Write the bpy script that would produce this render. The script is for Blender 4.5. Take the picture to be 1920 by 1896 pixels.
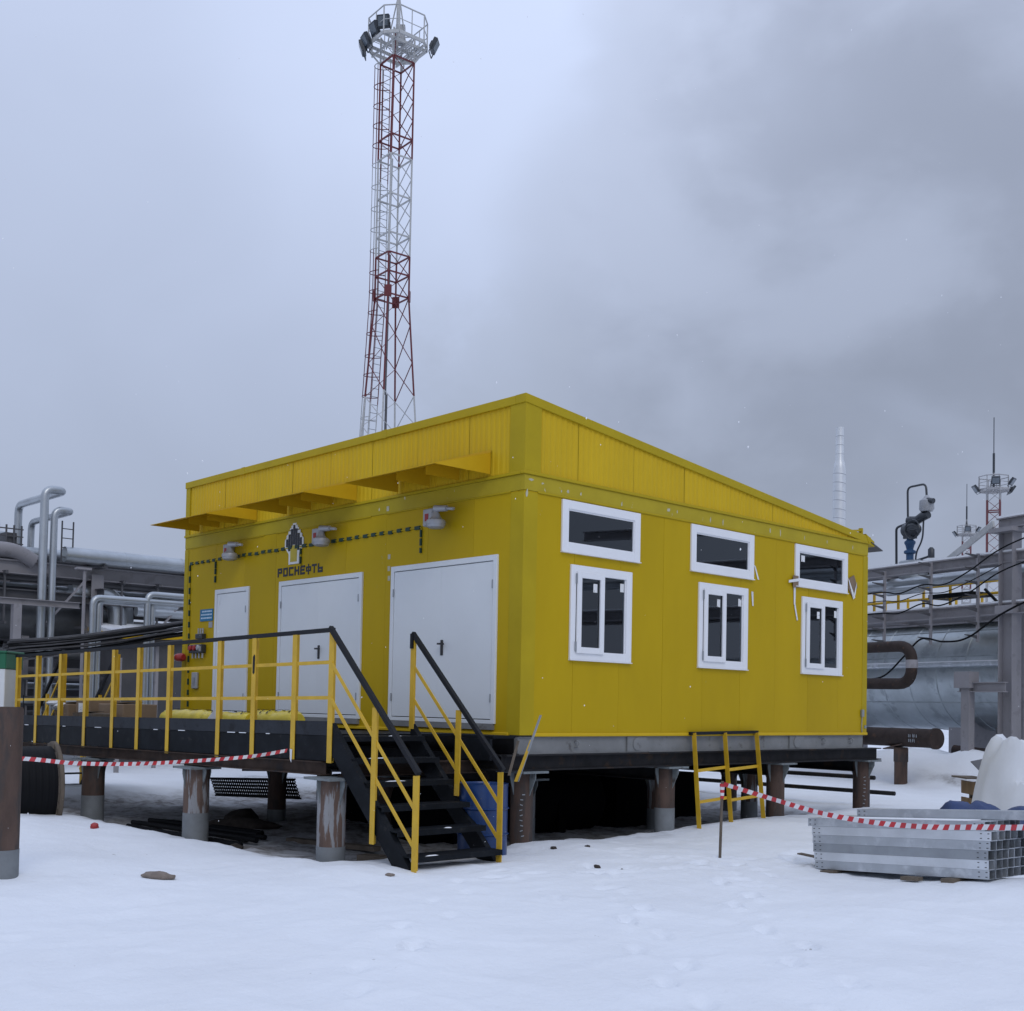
import bpy, bmesh, math, random
from mathutils import Vector, Matrix, noise
random.seed(7)
sc = bpy.context.scene
for o in list(bpy.data.objects): bpy.data.objects.remove(o)
col = sc.collection
R = math.radians
# ------------------------------------------------------------------ camera
YAW, PITCH, ROLL = 0.8227, 0.0350, 0.0199
def cam_axes():
    f0 = Vector((-math.sin(YAW), math.cos(YAW), 0)); r0 = Vector((math.cos(YAW), math.sin(YAW), 0)); u0 = Vector((0, 0, 1))
    f = f0*math.cos(PITCH) + u0*math.sin(PITCH); u = u0*math.cos(PITCH) - f0*math.sin(PITCH)
    return r0*math.cos(ROLL) + u*math.sin(ROLL), u*math.cos(ROLL) - r0*math.sin(ROLL), f
cr, cu, cf = cam_axes()
cam = bpy.data.cameras.new('camera'); camo = bpy.data.objects.new('camera', cam); col.objects.link(camo)
camo.matrix_world = Matrix(((cr.x, cu.x, -cf.x, 10.6639), (cr.y, cu.y, -cf.y, -10.0496), (cr.z, cu.z, -cf.z, 0.3724), (0, 0, 0, 1)))
cam.sensor_fit = 'HORIZONTAL'; cam.sensor_width = 36; cam.lens = 2189.54/1920*36
cam.shift_y = (1246.26 - 948)/1920; cam.clip_end = 3000; cam.clip_start = 0.05
sc.camera = camo
# ------------------------------------------------------------------ world, sun, exposure
SUN_EL, SUN_AZ = 42, 118        # degrees; azimuth measured clockwise from +Y
w = bpy.data.worlds.new('World'); sc.world = w; w.use_nodes = True
nt = w.node_tree; nt.nodes.clear()
def N(t, **k):
    n = nt.nodes.new(t)
    for a, b in k.items(): setattr(n, a, b)
    return n
def math_n(op, a, b=None, c=None, clamp=False):
    n = N('ShaderNodeMath', operation=op, use_clamp=clamp)
    for i, x in enumerate((a, b, c)):
        if x is None: continue
        if isinstance(x, (int, float)): n.inputs[i].default_value = x
        else: nt.links.new(x, n.inputs[i])
    return n.outputs[0]
def mixc(f, a, b):
    n = N('ShaderNodeMix', data_type='RGBA')
    for i, x in ((0, f), (6, a), (7, b)):
        if isinstance(x, (int, float)): n.inputs[i].default_value = x
        elif isinstance(x, tuple): n.inputs[i].default_value = (*x, 1)
        else: nt.links.new(x, n.inputs[i])
    return n.outputs[2]
def smooth(v, lo, hi):
    n = N('ShaderNodeMapRange', interpolation_type='SMOOTHSTEP'); nt.links.new(v, n.inputs[0])
    n.inputs[1].default_value = lo; n.inputs[2].default_value = hi
    return n.outputs[0]
tc = N('ShaderNodeTexCoord'); D = tc.outputs['Generated']
def dirdot(px, py):
    v = (cf + cr*((px-960)/2189.54) - cu*((py-1246.26)/2189.54)).normalized()
    n = N('ShaderNodeVectorMath', operation='DOT_PRODUCT'); nt.links.new(D, n.inputs[0]); n.inputs[1].default_value = v
    return n.outputs['Value']
def cloud_noise(scale, detail, rough, dist, off=(0, 0, 0)):
    mp = N('ShaderNodeMapping'); nt.links.new(D, mp.inputs[0]); mp.inputs['Location'].default_value = off
    mp.inputs['Scale'].default_value = (1, 1, 1.5)
    n = N('ShaderNodeTexNoise'); nt.links.new(mp.outputs[0], n.inputs['Vector'])
    n.inputs['Scale'].default_value = scale; n.inputs['Detail'].default_value = detail
    n.inputs['Roughness'].default_value = rough; n.inputs['Distortion'].default_value = dist
    return n.outputs[0]
big = cloud_noise(1.6, 3, .5, .2, (3.1, .4, 1.7))
med = cloud_noise(5.0, 4, .45, .5, (.7, 2.2, 5.0))
fine = cloud_noise(13, 5, .55, .2, (4.7, 1.2, .3))
# overcast deck: dull at the horizon, brightest overhead, with broad uneven light
sep = N('ShaderNodeSeparateXYZ'); nt.links.new(D, sep.inputs[0])
zc = math_n('MAXIMUM', sep.outputs[2], 0.0)
gain = math_n('MULTIPLY_ADD', zc, .63, .375)
gain = math_n('ADD', gain, math_n('MULTIPLY', math_n('SUBTRACT', 1.0, smooth(zc, .0, .16)), .075))
gain = math_n('MULTIPLY', gain, math_n('ADD', math_n('MULTIPLY_ADD', smooth(dirdot(1000, 40), .955, 1.0), .15, .82), math_n('ADD', math_n('MULTIPLY', big, .22), math_n('MULTIPLY', med, .14))))
def scale_c(c, f):
    n = N('ShaderNodeVectorMath', operation='SCALE')
    if isinstance(c, tuple): n.inputs[0].default_value = c
    else: nt.links.new(c, n.inputs[0])
    nt.links.new(f, n.inputs[3]); return n.outputs[0]
base = scale_c((.772, .885, 1.175), gain)
# darker, greyer bank of low cloud
dd = math_n('ADD', dirdot(1850, 330), math_n('MULTIPLY', math_n('SUBTRACT', med, .5), .085))
dd = math_n('ADD', dd, math_n('MULTIPLY', math_n('SUBTRACT', fine, .5), .010))
bank = smooth(dd, .950, .980)
other = smooth(math_n('SUBTRACT', med, dirdot(900, 500)), .15, .5)
d2 = math_n('ADD', dirdot(1480, 600), math_n('MULTIPLY', math_n('SUBTRACT', med, .5), .05))
bank = math_n('MAXIMUM', bank, math_n('MULTIPLY', smooth(d2, .968, .992), .9))
bank_m = math_n('MAXIMUM', bank, math_n('MULTIPLY', other, .5))
greyc = mixc(smooth(math_n('ADD', math_n('MULTIPLY', med, .7), math_n('MULTIPLY', fine, .3)), .38, .66), (.685, .675, .665), (.85, .84, .825))
tint = mixc(bank_m, (1, 1, 1), greyc)
wisp = smooth(math_n('ADD', dirdot(930, 690), math_n('MULTIPLY', math_n('SUBTRACT', fine, .5), .01)), .9955, .9995)
tint = mixc(math_n('MULTIPLY', wisp, .5), tint, (.84, .83, .80))
mm = N('ShaderNodeMix', data_type='RGBA', blend_type='MULTIPLY'); mm.inputs[0].default_value = 1
nt.links.new(base, mm.inputs[6]); nt.links.new(tint, mm.inputs[7]); skyc = mm.outputs[2]
sky = N('ShaderNodeTexSky', sky_type='NISHITA'); sky.sun_disc = False
sky.sun_elevation = R(SUN_EL); sky.sun_rotation = R(SUN_AZ); sky.air_density = 1.5; sky.dust_density = 3
skb = N('ShaderNodeMix', data_type='RGBA', blend_type='MULTIPLY'); skb.inputs[0].default_value = 1
nt.links.new(sky.outputs[0], skb.inputs[6]); skb.inputs[7].default_value = (.09, .09, .09, 1)
final = mixc(.93, skb.outputs[2], skyc)
bg = N('ShaderNodeBackground'); nt.links.new(final, bg.inputs[0]); bg.inputs[1].default_value = 1.0
wo = N('ShaderNodeOutputWorld'); nt.links.new(bg.outputs[0], wo.inputs[0])
sl = bpy.data.lights.new('sun', 'SUN'); sl.energy = .5; sl.angle = R(25); sl.color = (1, .97, .93)
so = bpy.data.objects.new('sun', sl); col.objects.link(so)
sv = Vector((math.sin(R(SUN_AZ))*math.cos(R(SUN_EL)), math.cos(R(SUN_AZ))*math.cos(R(SUN_EL)), math.sin(R(SUN_EL))))
so.rotation_euler = sv.to_track_quat('Z', 'Y').to_euler()
sc.view_settings.view_transform = 'Standard'; sc.view_settings.look = 'None'
sc.view_settings.exposure = 0.12; sc.view_settings.gamma = 1.0; sc.view_settings.use_curve_mapping = False
# ------------------------------------------------------------------ materials
MATS = {}
def mat(name, c, rough=.5, metal=0., var=.12, scale=2.5, stretch=(1, 1, 1), c2=None, mask=(.5, .62), mscale=6, mstretch=(1, 1, 1), bump=0., bscale=60, spec=.5):
    m = bpy.data.materials.new(name); m.use_nodes = True; t = m.node_tree; ns = t.nodes; ln = t.links
    b = ns['Principled BSDF']; b.inputs['Roughness'].default_value = rough; b.inputs['Metallic'].default_value = metal
    b.inputs['Specular IOR Level'].default_value = spec
    tc = ns.new('ShaderNodeTexCoord'); oi = ns.new('ShaderNodeObjectInfo')
    ad = ns.new('ShaderNodeVectorMath'); ln.new(tc.outputs['Object'], ad.inputs[0])
    sc_ = ns.new('ShaderNodeMath'); sc_.operation = 'MULTIPLY'; sc_.inputs[1].default_value = 37; ln.new(oi.outputs['Random'], sc_.inputs[0]); ln.new(sc_.outputs[0], ad.inputs[1])
    def nz(scale, st, det=4):
        mp = ns.new('ShaderNodeMapping'); mp.inputs['Scale'].default_value = st; ln.new(ad.outputs[0], mp.inputs[0])
        n = ns.new('ShaderNodeTexNoise'); n.inputs['Scale'].default_value = scale; n.inputs['Detail'].default_value = det; n.inputs['Roughness'].default_value = .6
        ln.new(mp.outputs[0], n.inputs['Vector']); return n.outputs[0]
    v = nz(scale, stretch)
    mr = ns.new('ShaderNodeMapRange'); mr.inputs[1].default_value = .3; mr.inputs[2].default_value = .7
    mr.inputs[3].default_value = 1-var; mr.inputs[4].default_value = 1+var; ln.new(v, mr.inputs[0])
    mu = ns.new('ShaderNodeMix'); mu.data_type = 'RGBA'; mu.blend_type = 'MULTIPLY'; mu.inputs[0].default_value = 1
    mu.inputs[6].default_value = (*c, 1); cv = ns.new('ShaderNodeCombineColor')
    for i in range(3): ln.new(mr.outputs[0], cv.inputs[i])
    ln.new(cv.outputs[0], mu.inputs[7]); out = mu.outputs[2]
    if c2:
        mm = ns.new('ShaderNodeMapRange'); mm.interpolation_type = 'SMOOTHSTEP'; mm.inputs[1].default_value = mask[0]; mm.inputs[2].default_value = mask[1]
        ln.new(nz(mscale, mstretch, 6), mm.inputs[0])
        mx = ns.new('ShaderNodeMix'); mx.data_type = 'RGBA'; ln.new(mm.outputs[0], mx.inputs[0]); ln.new(out, mx.inputs[6]); mx.inputs[7].default_value = (*c2, 1)
        out = mx.outputs[2]
    ln.new(out, b.inputs['Base Color'])
    if bump:
        bp = ns.new('ShaderNodeBump'); bp.inputs['Strength'].default_value = bump; bp.inputs['Distance'].default_value = .02
        ln.new(nz(bscale, (1, 1, 1)), bp.inputs['Height']); ln.new(bp.outputs[0], b.inputs['Normal'])
    MATS[name] = m; return m
YW = mat('yellow_wall_paint', (.475, .322, .004), .5, var=.07, scale=.9, stretch=(1, 1, .35), c2=(.40, .33, .08), mask=(.70, .78), mscale=9, spec=.16)
YC = mat('olive_yellow_flashing', (.43, .315, .010), .5, var=.07, scale=1.5, spec=.16)
YBAND = mat('scuffed_band_paint', (.43, .33, .022), .5, var=.08, scale=2, c2=(.60, .58, .46), mask=(.685, .705), mscale=7, mstretch=(1, 1, .45), spec=.16)
YF = mat('yellow_fascia_paint', (.60, .40, .014), .5, var=.08, scale=1.2, stretch=(1, 1, .3), c2=(.34, .24, .03), mask=(.70, .80), mscale=5, mstretch=(1, 1, .4), spec=.16)
YCAN = mat('canopy_yellow', (.58, .355, .012), .5, var=.06, scale=2, spec=.16)
YR = mat('railing_yellow', (.60, .37, .018), .5, var=.12, scale=5, c2=(.12, .07, .03), mask=(.71, .75), mscale=14)
BK = mat('black_paint', (.0085, .0105, .0135), .6, var=.35, scale=4, c2=(.03, .028, .027), mask=(.58, .75), mscale=8, spec=.12)
BKR = mat('black_handrail', (.011, .012, .015), .5, var=.25, spec=.2)
TOE = mat('toe_board_grey', (.030, .034, .041), .6, var=.25, scale=3, c2=(.018, .019, .022), mask=(.5, .7), spec=.15)
GREYB = mat('skid_grey', (.20, .205, .205), .6, var=.15, scale=3, c2=(.09, .085, .08), mask=(.58, .72), mscale=5)
DKB = mat('dark_steel_beam', (.022, .022, .024), .7, var=.3, scale=4, c2=(.05, .034, .025), mask=(.55, .72), mscale=5, spec=.15)
RUSTB = mat('rusty_beam', (.055, .038, .030), .75, var=.3, scale=5, c2=(.03, .028, .028), mask=(.5, .7), mscale=4, bump=.2, spec=.15)
PILE = mat('rusty_pile', (.080, .050, .038), .8, var=.3, scale=6, stretch=(1, 1, .3), c2=(.05, .04, .036), mask=(.48, .62), mscale=7, mstretch=(1, 1, .25), bump=.25, bscale=40)
PILEW = mat('peeling_pile', (.115, .075, .058), .8, var=.3, scale=6, stretch=(1, 1, .2), c2=(.26, .265, .275), mask=(.50, .55), mscale=9, mstretch=(1, 1, .12), bump=.3, bscale=40)
PGREY = mat('grey_pile_paint', (.18, .195, .205), .7, var=.15, scale=5)
CAPG = mat('pile_cap_grey', (.17, .195, .205), .65, var=.2, scale=8, c2=(.08, .07, .065), mask=(.55, .68), mscale=6)
WHT = mat('white_door_paint', (.70, .735, .76), .4, var=.03, scale=1.2, c2=(.52, .53, .55), mask=(.70, .80), mscale=3, mstretch=(1, 1, .5), spec=.4)
PVC = mat('white_pvc', (.80, .81, .83), .35, var=.02)
GAP = mat('dark_gap', (.03, .03, .03), .7)
HND = mat('black_handle', (.012, .012, .014), .4)
SCUFF = mat('scuff_mark', (.46, .44, .32), .6, var=.15, scale=20)
CHBAND = mat('chimney_band', (.36, .37, .39), .4, .5)
FARW = mat('distant_mast_paint', (.34, .34, .345), .6)
FARR = mat('distant_mast_red', (.15, .05, .055), .6)
STK = mat('paper_label', (.75, .76, .76), .6, c2=(.15, .15, .16), mask=(.62, .66), mscale=30)
INT = mat('interior_wall', (.16, .165, .17), .8)
FLOORI = mat('interior_floor', (.10, .10, .10), .8)
GALV = mat('galvanised', (.47, .50, .53), .42, .75, var=.12, scale=3, c2=(.62, .65, .68), mask=(.52, .68), mscale=5)
GALVB = mat('galvanised_bright', (.66, .69, .72), .38, .7, var=.10, scale=3)
GALVD = mat('galvanised_dull', (.34, .365, .39), .5, .7, var=.14, scale=3)
CLAD = mat('vessel_cladding', (.42, .46, .48), .36, .8, var=.14, scale=1.6, c2=(.31, .34, .36), mask=(.5, .66), mscale=2.2)
CLADP = mat('pipe_cladding', (.43, .46, .485), .36, .75, var=.12, scale=2)
CLADD = mat('dark_cladding', (.12, .125, .13), .5, .4, var=.2, scale=2)
CHIM = mat('chimney_sheet', (.66, .68, .70), .38, .35, var=.06, scale=4)
GST = mat('grey_structural_paint', (.265, .255, .268), .6, var=.1, scale=1.5, c2=(.225, .215, .225), mask=(.55, .65), mscale=3)
GSTD = mat('dark_structural_paint', (.085, .085, .092), .6, var=.15, scale=2)
BROWNP = mat('rusty_pipe', (.034, .024, .021), .7, var=.3, scale=4, c2=(.075, .042, .028), mask=(.58, .72), mscale=6, bump=.15, spec=.25)
CABLE = mat('black_cable', (.007, .0075, .009), .6, spec=.12)
CABLEG = mat('grey_cable', (.06, .06, .065), .6, var=.3)
REDT = mat('tower_red', (.125, .017, .022), .5, var=.15)
WHTT = mat('tower_white', (.44, .445, .44), .5, var=.12, scale=5)
LAMPD = mat('floodlight_dark', (.03, .036, .045), .35)
LGLASS = mat('lamp_glass', (.12, .14, .16), .08)
LGREY = mat('lamp_cast_grey', (.36, .37, .39), .45, .3, var=.1)
TARPW = mat('white_tarp', (.68, .705, .735), .55, var=.05, scale=2, bump=.1, bscale=20)
TARPB = mat('blue_tarp', (.012, .035, .12), .5, var=.2, scale=5, bump=.2, bscale=25)
WOOD = mat('weathered_wood', (.24, .155, .075), .8, var=.25, scale=6, stretch=(1, 1, .2), bump=.2)
WOODG = mat('grey_wood', (.13, .105, .08), .85, var=.3, scale=6, stretch=(1, 1, .3), bump=.2)
CARD = mat('cardboard', (.22, .155, .10), .85, var=.12)
PLASTW = mat('clear_wrap', (.60, .61, .62), .3, var=.1, scale=8)
BLUEB = mat('blue_barrel_paint', (.008, .040, .150), .32, var=.2, scale=4, c2=(.10, .085, .08), mask=(.66, .71), mscale=10, mstretch=(1, 1, 2.5))
BLUEV = mat('blue_valve', (.02, .07, .16), .5)
SIGNB = mat('sign_blue', (.01, .16, .32), .5)
SIGNT = mat('sign_text_pale', (.55, .68, .78), .5)
LOGOD = mat('logo_black', (.012, .014, .022), .5)
LOGOW = mat('logo_white', (.72, .73, .72), .5)
LOGOY = mat('logo_yellow', (.50, .39, .03), .5)
STRIPE = mat('dark_green_stripe', (.012, .045, .03), .6)
RED = mat('red_plastic', (.32, .02, .02), .45)
TAPER = mat('tape_red', (.52, .035, .045), .45, var=.1)
TAPEW = mat('tape_white', (.72, .72, .74), .45, var=.05)
WRAPY = mat('yellow_wrap', (.66, .52, .04), .35, var=.15, scale=7, bump=.3, bscale=12)
GREENP = mat('green_paint', (.008, .12, .055), .45)
WHTC = mat('cabin_white', (.66, .68, .69), .5, var=.05)
STONE = mat('brown_stone', (.20, .165, .14), .85, var=.25, scale=12, bump=.4)
SOIL = mat('dark_soil', (.05, .04, .033), .95, var=.3, scale=12, bump=.5)
VOIDB = mat('void_black', (.004, .004, .005), .9, spec=.03)  # near-black without sheen: the shade under the building put into the colour
ROOFM = mat('roof_sheet', (.35, .36, .37), .5, .3)
FLAKE = mat('snow_flake', (.85, .86, .88), .7)
def snow_material():
    m = bpy.data.materials.new('snow'); m.use_nodes = True; t = m.node_tree; ns = t.nodes; ln = t.links
    b = ns['Principled BSDF']; b.inputs['Roughness'].default_value = .75; b.inputs['Specular IOR Level'].default_value = .25
    tc = ns.new('ShaderNodeTexCoord'); at = ns.new('ShaderNodeAttribute'); at.attribute_name = 'dirt'
    def nz(s, d=5, st=(1, 1, 1), r=.6):
        mp = ns.new('ShaderNodeMapping'); mp.inputs['Scale'].default_value = st; ln.new(tc.outputs['Object'], mp.inputs[0])
        n = ns.new('ShaderNodeTexNoise'); n.inputs['Scale'].default_value = s; n.inputs['Detail'].default_value = d; n.inputs['Roughness'].default_value = r
        ln.new(mp.outputs[0], n.inputs['Vector']); return n.outputs[0]
    def mth(op, a, b_, cl=False):
        n = ns.new('ShaderNodeMath'); n.operation = op; n.use_clamp = cl
        for i, x in enumerate((a, b_)):
            if isinstance(x, (int, float)): n.inputs[i].default_value = x
            else: ln.new(x, n.inputs[i])
        return n.outputs[0]
    def mr(v, a, b_, c=0, d=1):
        n = ns.new('ShaderNodeMapRange'); n.interpolation_type = 'SMOOTHSTEP'; ln.new(v, n.inputs[0])
        for i, x in enumerate((a, b_, c, d)): n.inputs[i+1].default_value = x
        return n.outputs[0]
    def mx(f, a, b_):
        n = ns.new('ShaderNodeMix'); n.data_type = 'RGBA'
        for i, x in ((0, f), (6, a), (7, b_)):
            if isinstance(x, tuple): n.inputs[i].default_value = (*x, 1)
            elif isinstance(x, (int, float)): n.inputs[i].default_value = x
            else: ln.new(x, n.inputs[i])
        return n.outputs[2]
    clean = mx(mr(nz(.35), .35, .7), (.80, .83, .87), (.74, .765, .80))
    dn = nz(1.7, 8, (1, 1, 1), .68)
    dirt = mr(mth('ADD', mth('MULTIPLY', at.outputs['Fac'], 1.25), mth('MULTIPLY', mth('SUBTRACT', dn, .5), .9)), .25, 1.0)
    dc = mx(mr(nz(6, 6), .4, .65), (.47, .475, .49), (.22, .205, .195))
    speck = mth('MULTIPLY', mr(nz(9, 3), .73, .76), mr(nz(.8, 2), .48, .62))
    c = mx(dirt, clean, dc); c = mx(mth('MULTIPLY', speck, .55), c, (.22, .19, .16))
    ln.new(c, b.inputs['Base Color'])
    bp = ns.new('ShaderNodeBump'); bp.inputs['Strength'].default_value = .7; bp.inputs['Distance'].default_value = .06
    h = mth('ADD', mth('MULTIPLY', nz(2.2, 6), .6), mth('ADD', mth('MULTIPLY', nz(14, 5), .22), mth('MULTIPLY', nz(5, 3, (1, .25, 1)), .2)))
    ln.new(h, bp.inputs['Height']); ln.new(bp.outputs[0], b.inputs['Normal'])
    return m
SNOW = snow_material()
SNOWCAP = mat('snow_cap', (.80, .82, .85), .8, var=.03, bump=.3, bscale=10)
def glass_material():
    m = bpy.data.materials.new('window_glass'); m.use_nodes = True; t = m.node_tree; ns = t.nodes; ln = t.links
    ns.remove(ns['Principled BSDF']); o = ns['Material Output']
    tr = ns.new('ShaderNodeBsdfTransparent'); tr.inputs[0].default_value = (.42, .45, .47, 1)
    gl = ns.new('ShaderNodeBsdfGlossy'); gl.inputs['Roughness'].default_value = .01; gl.inputs[0].default_value = (.8, .86, .92, 1)
    fr = ns.new('ShaderNodeFresnel'); fr.inputs[0].default_value = 1.95
    mx = ns.new('ShaderNodeMixShader'); ln.new(fr.outputs[0], mx.inputs[0]); ln.new(tr.outputs[0], mx.inputs[1]); ln.new(gl.outputs[0], mx.inputs[2])
    ln.new(mx.outputs[0], o.inputs[0]); return m
GLASS = glass_material()
# ------------------------------------------------------------------ mesh helpers (everything is given in world metres)
def wloc(o):
    v = Vector((0, 0, 0))
    while o is not None: v += o.location; o = o.parent
    return v
class MB:
    def __init__(s): s.v = []; s.f = []; s.mi = []; s.cur = 0
    def add(s, vs, fs):
        n = len(s.v); s.v += [Vector(p) for p in vs]; s.f += [tuple(i+n for i in f) for f in fs]; s.mi += [s.cur]*len(fs); return s
    def box(s, x0, x1, y0, y1, z0, z1):
        return s.add([(x0,y0,z0),(x1,y0,z0),(x1,y1,z0),(x0,y1,z0),(x0,y0,z1),(x1,y0,z1),(x1,y1,z1),(x0,y1,z1)],
            [(3,2,1,0),(4,5,6,7),(0,1,5,4),(1,2,6,5),(2,3,7,6),(3,0,4,7)])
    def obox(s, c, ax, ay, az):
        c, ax, ay, az = map(Vector, (c, ax, ay, az))
        vs = [c+ax*i+ay*j+az*k for k in (-1, 1) for i, j in ((-1,-1),(1,-1),(1,1),(-1,1))]
        return s.add(vs, [(3,2,1,0),(4,5,6,7),(0,1,5,4),(1,2,6,5),(2,3,7,6),(3,0,4,7)])
    def bar(s, p, q, wd, ht, up=(0, 0, 1)):
        p, q, up = Vector(p), Vector(q), Vector(up); d = q-p
        sd = d.cross(up)
        if sd.length < 1e-5: sd = d.cross(Vector((0, 1, 0)))
        sd.normalize(); u2 = sd.cross(d).normalized()
        return s.obox((p+q)/2, d/2, sd*wd/2, u2*ht/2)
    def ibeam(s, p, q, wd, ht, t=.02):
        p, q = Vector(p), Vector(q); z = Vector((0, 0, 1))
        s.bar(p+z*(ht/2-t/2), q+z*(ht/2-t/2), wd, t); s.bar(p-z*(ht/2-t/2), q-z*(ht/2-t/2), wd, t); s.bar(p, q, t*.7, ht-2*t); return s
    def angle(s, p, q, a, t, dirx, diry):
        """L profile from p to q with flanges along dirx and diry"""
        p, q, dx, dy = map(Vector, (p, q, dirx, diry)); d = (q-p)/2; c = (p+q)/2
        s.obox(c+dx*a/2+dy*t/2, d, dx*a/2, dy*t/2); s.obox(c+dx*t/2+dy*(a+t)/2, d, dx*t/2, dy*(a-t)/2); return s
    def tube(s, pts, r, n=8, cap=True):
        pts = [Vector(p) for p in pts]; m = len(pts); rs = r if isinstance(r, (list, tuple)) else [r]*m
        t0 = (pts[1]-pts[0]).normalized(); a = t0.orthogonal().normalized(); vs = []
        for i, p in enumerate(pts):
            t = ((pts[min(i+1, m-1)]-p).normalized() + (p-pts[max(i-1, 0)]).normalized())
            t = t.normalized() if t.length > 1e-6 else t0
            a = (a - t*a.dot(t)).normalized(); b = t.cross(a)
            for k in range(n):
                th = 2*math.pi*k/n; vs.append(p + (a*math.cos(th)+b*math.sin(th))*rs[i])
        fs = [(i*n+k, i*n+(k+1) % n, (i+1)*n+(k+1) % n, (i+1)*n+k) for i in range(m-1) for k in range(n)]
        if cap: fs += [tuple(range(n-1, -1, -1)), tuple((m-1)*n+k for k in range(n))]
        return s.add(vs, fs)
    def lathe(s, prof, c, axis=(0, 0, 1), n=20):
        """prof: (radius, distance along axis)"""
        ax = Vector(axis).normalized(); a = ax.orthogonal().normalized(); b = ax.cross(a); c = Vector(c); vs = []
        for r_, h in prof:
            for k in range(n):
                th = 2*math.pi*k/n; vs.append(c+ax*h+(a*math.cos(th)+b*math.sin(th))*max(r_, 1e-4))
        m = len(prof)
        fs = [(i*n+k, i*n+(k+1) % n, (i+1)*n+(k+1) % n, (i+1)*n+k) for i in range(m-1) for k in range(n)]
        fs += [tuple(range(n-1, -1, -1)), tuple((m-1)*n+k for k in range(n))]
        return s.add(vs, fs)
    def prism(s, pts, ext):
        pts = [Vector(p) for p in pts]; e = Vector(ext); n = len(pts)
        return s.add(pts+[p+e for p in pts], [tuple(range(n-1, -1, -1)), tuple(range(n, 2*n))]+[(i, (i+1) % n, (i+1) % n+n, i+n) for i in range(n)])
    def build(s, name, m, parent=None, smooth=False, bevel=0, mats=None, loc=None):
        off = wloc(parent) if parent else (Vector(loc) if loc is not None else Vector((0, 0, 0)))
        me = bpy.data.meshes.new(name); me.from_pydata([tuple(p-off) for p in s.v], [], s.f)
        for mm in (mats or [m]): me.materials.append(mm)
        if mats: me.polygons.foreach_set('material_index', s.mi)
        bm = bmesh.new(); bm.from_mesh(me); bmesh.ops.recalc_face_normals(bm, faces=bm.faces)
        if bevel: bmesh.ops.bevel(bm, geom=bm.edges[:], offset=bevel, segments=1, affect='EDGES')
        if smooth:
            for f in bm.faces: f.smooth = True
            for e in bm.edges: e.smooth = len(e.link_faces) == 2 and e.calc_face_angle(3) < R(42)
        bm.to_mesh(me); bm.free(); me.update()
        o = bpy.data.objects.new(name, me); col.objects.link(o)
        if parent: o.parent = parent
        elif loc is not None: o.location = loc
        return o
def thing(name, label, cat, loc=(0, 0, 0), group=None):
    o = bpy.data.objects.new(name, None); col.objects.link(o); o.location = loc; o.empty_display_size = .2
    return tag(o, label, cat, group)
def tag(o, label, cat, group=None):
    o['label'] = label; o['category'] = cat
    if group: o['group'] = group
    return o
def struct(o, kind='structure'): o['kind'] = kind; return o
def copy_tree(o, parent=None):
    c = o.copy(); col.objects.link(c); c.parent = parent
    for ch in list(o.children): copy_tree(ch, c)
    return c
def B(*a): return MB().box(*a)
def fillet(pts, rad, seg=6):
    pts = [Vector(p) for p in pts]; out = [pts[0]]
    for i in range(1, len(pts)-1):
        p = pts[i]; a = (pts[i-1]-p); b = (pts[i+1]-p); ra = min(rad, a.length*.49, b.length*.49)
        an = a.angle(b); 
        if abs(an-math.pi) < .02: out.append(p); continue
        p0 = p+a.normalized()*ra; p1 = p+b.normalized()*ra
        for k in range(seg+1):
            t = k/seg; out.append(p0*(1-t)**2 + p*2*t*(1-t) + p1*t*t)
    out.append(pts[-1]); return out
def pipe(name, label, pts, r, m, bend=None, group=None, n=12, cat='pipe', bands=0, band_mat=None):
    pp = fillet(pts, bend or r*3); base = Vector(min(pts, key=lambda p: p[2]))
    if not bands:
        o = MB().tube(pp, r, n).build(name, m, None, True, loc=base); return tag(o, label, cat, group)
    t = thing(name, label, cat, base, group); MB().tube(pp, r, n).build('pipe_run', m, t, True)
    for i in range(len(pts)-1):
        a, b = Vector(pts[i]), Vector(pts[i+1]); L = (b-a).length; k = int(L/bands)
        for j in range(1, k):
            c = a+(b-a)*j/k; d = (b-a).normalized()*.012
            MB().tube([c-d, c+d], r+.006, n).build('clamp_band', band_mat or m, t)
    return t

# ------------------------------------------------------------------ ground
def sstep(a, b, x):
    t = min(1, max(0, (x-a)/(b-a))); return t*t*(3-2*t)
prints = []
def trail(p, q, n, wdt=.11):
    for i in range(n):
        t = i/(n-1); x = p[0]+(q[0]-p[0])*t; y = p[1]+(q[1]-p[1])*t
        dx, dy = q[0]-p[0], q[1]-p[1]; L = math.hypot(dx, dy); s = wdt if i % 2 else -wdt
        prints.append((x-dy/L*s+random.uniform(-.05, .05), y+dx/L*s+random.uniform(-.05, .05), math.atan2(dy, dx), random.uniform(.25, .9)))
trail((2.0, -.6), (6.6, -4.7), 13); trail((2.6, .6), (7.4, -4.3), 12); trail((3.2, 1.4), (1.7, -2.0), 8); trail((2.7, 3.2), (2.4, -.4), 9); trail((1.9, -2.4), (5.2, -6.4), 9)
for _ in range(16): prints.append((random.gauss(2.4, .8), random.gauss(.4, 1.1), random.uniform(0, 6), random.uniform(.3, .7)))
def gauss(x, y, cx, cy, sx, sy, h): return h*math.exp(-((x-cx)/sx)**2-((y-cy)/sy)**2)
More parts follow.
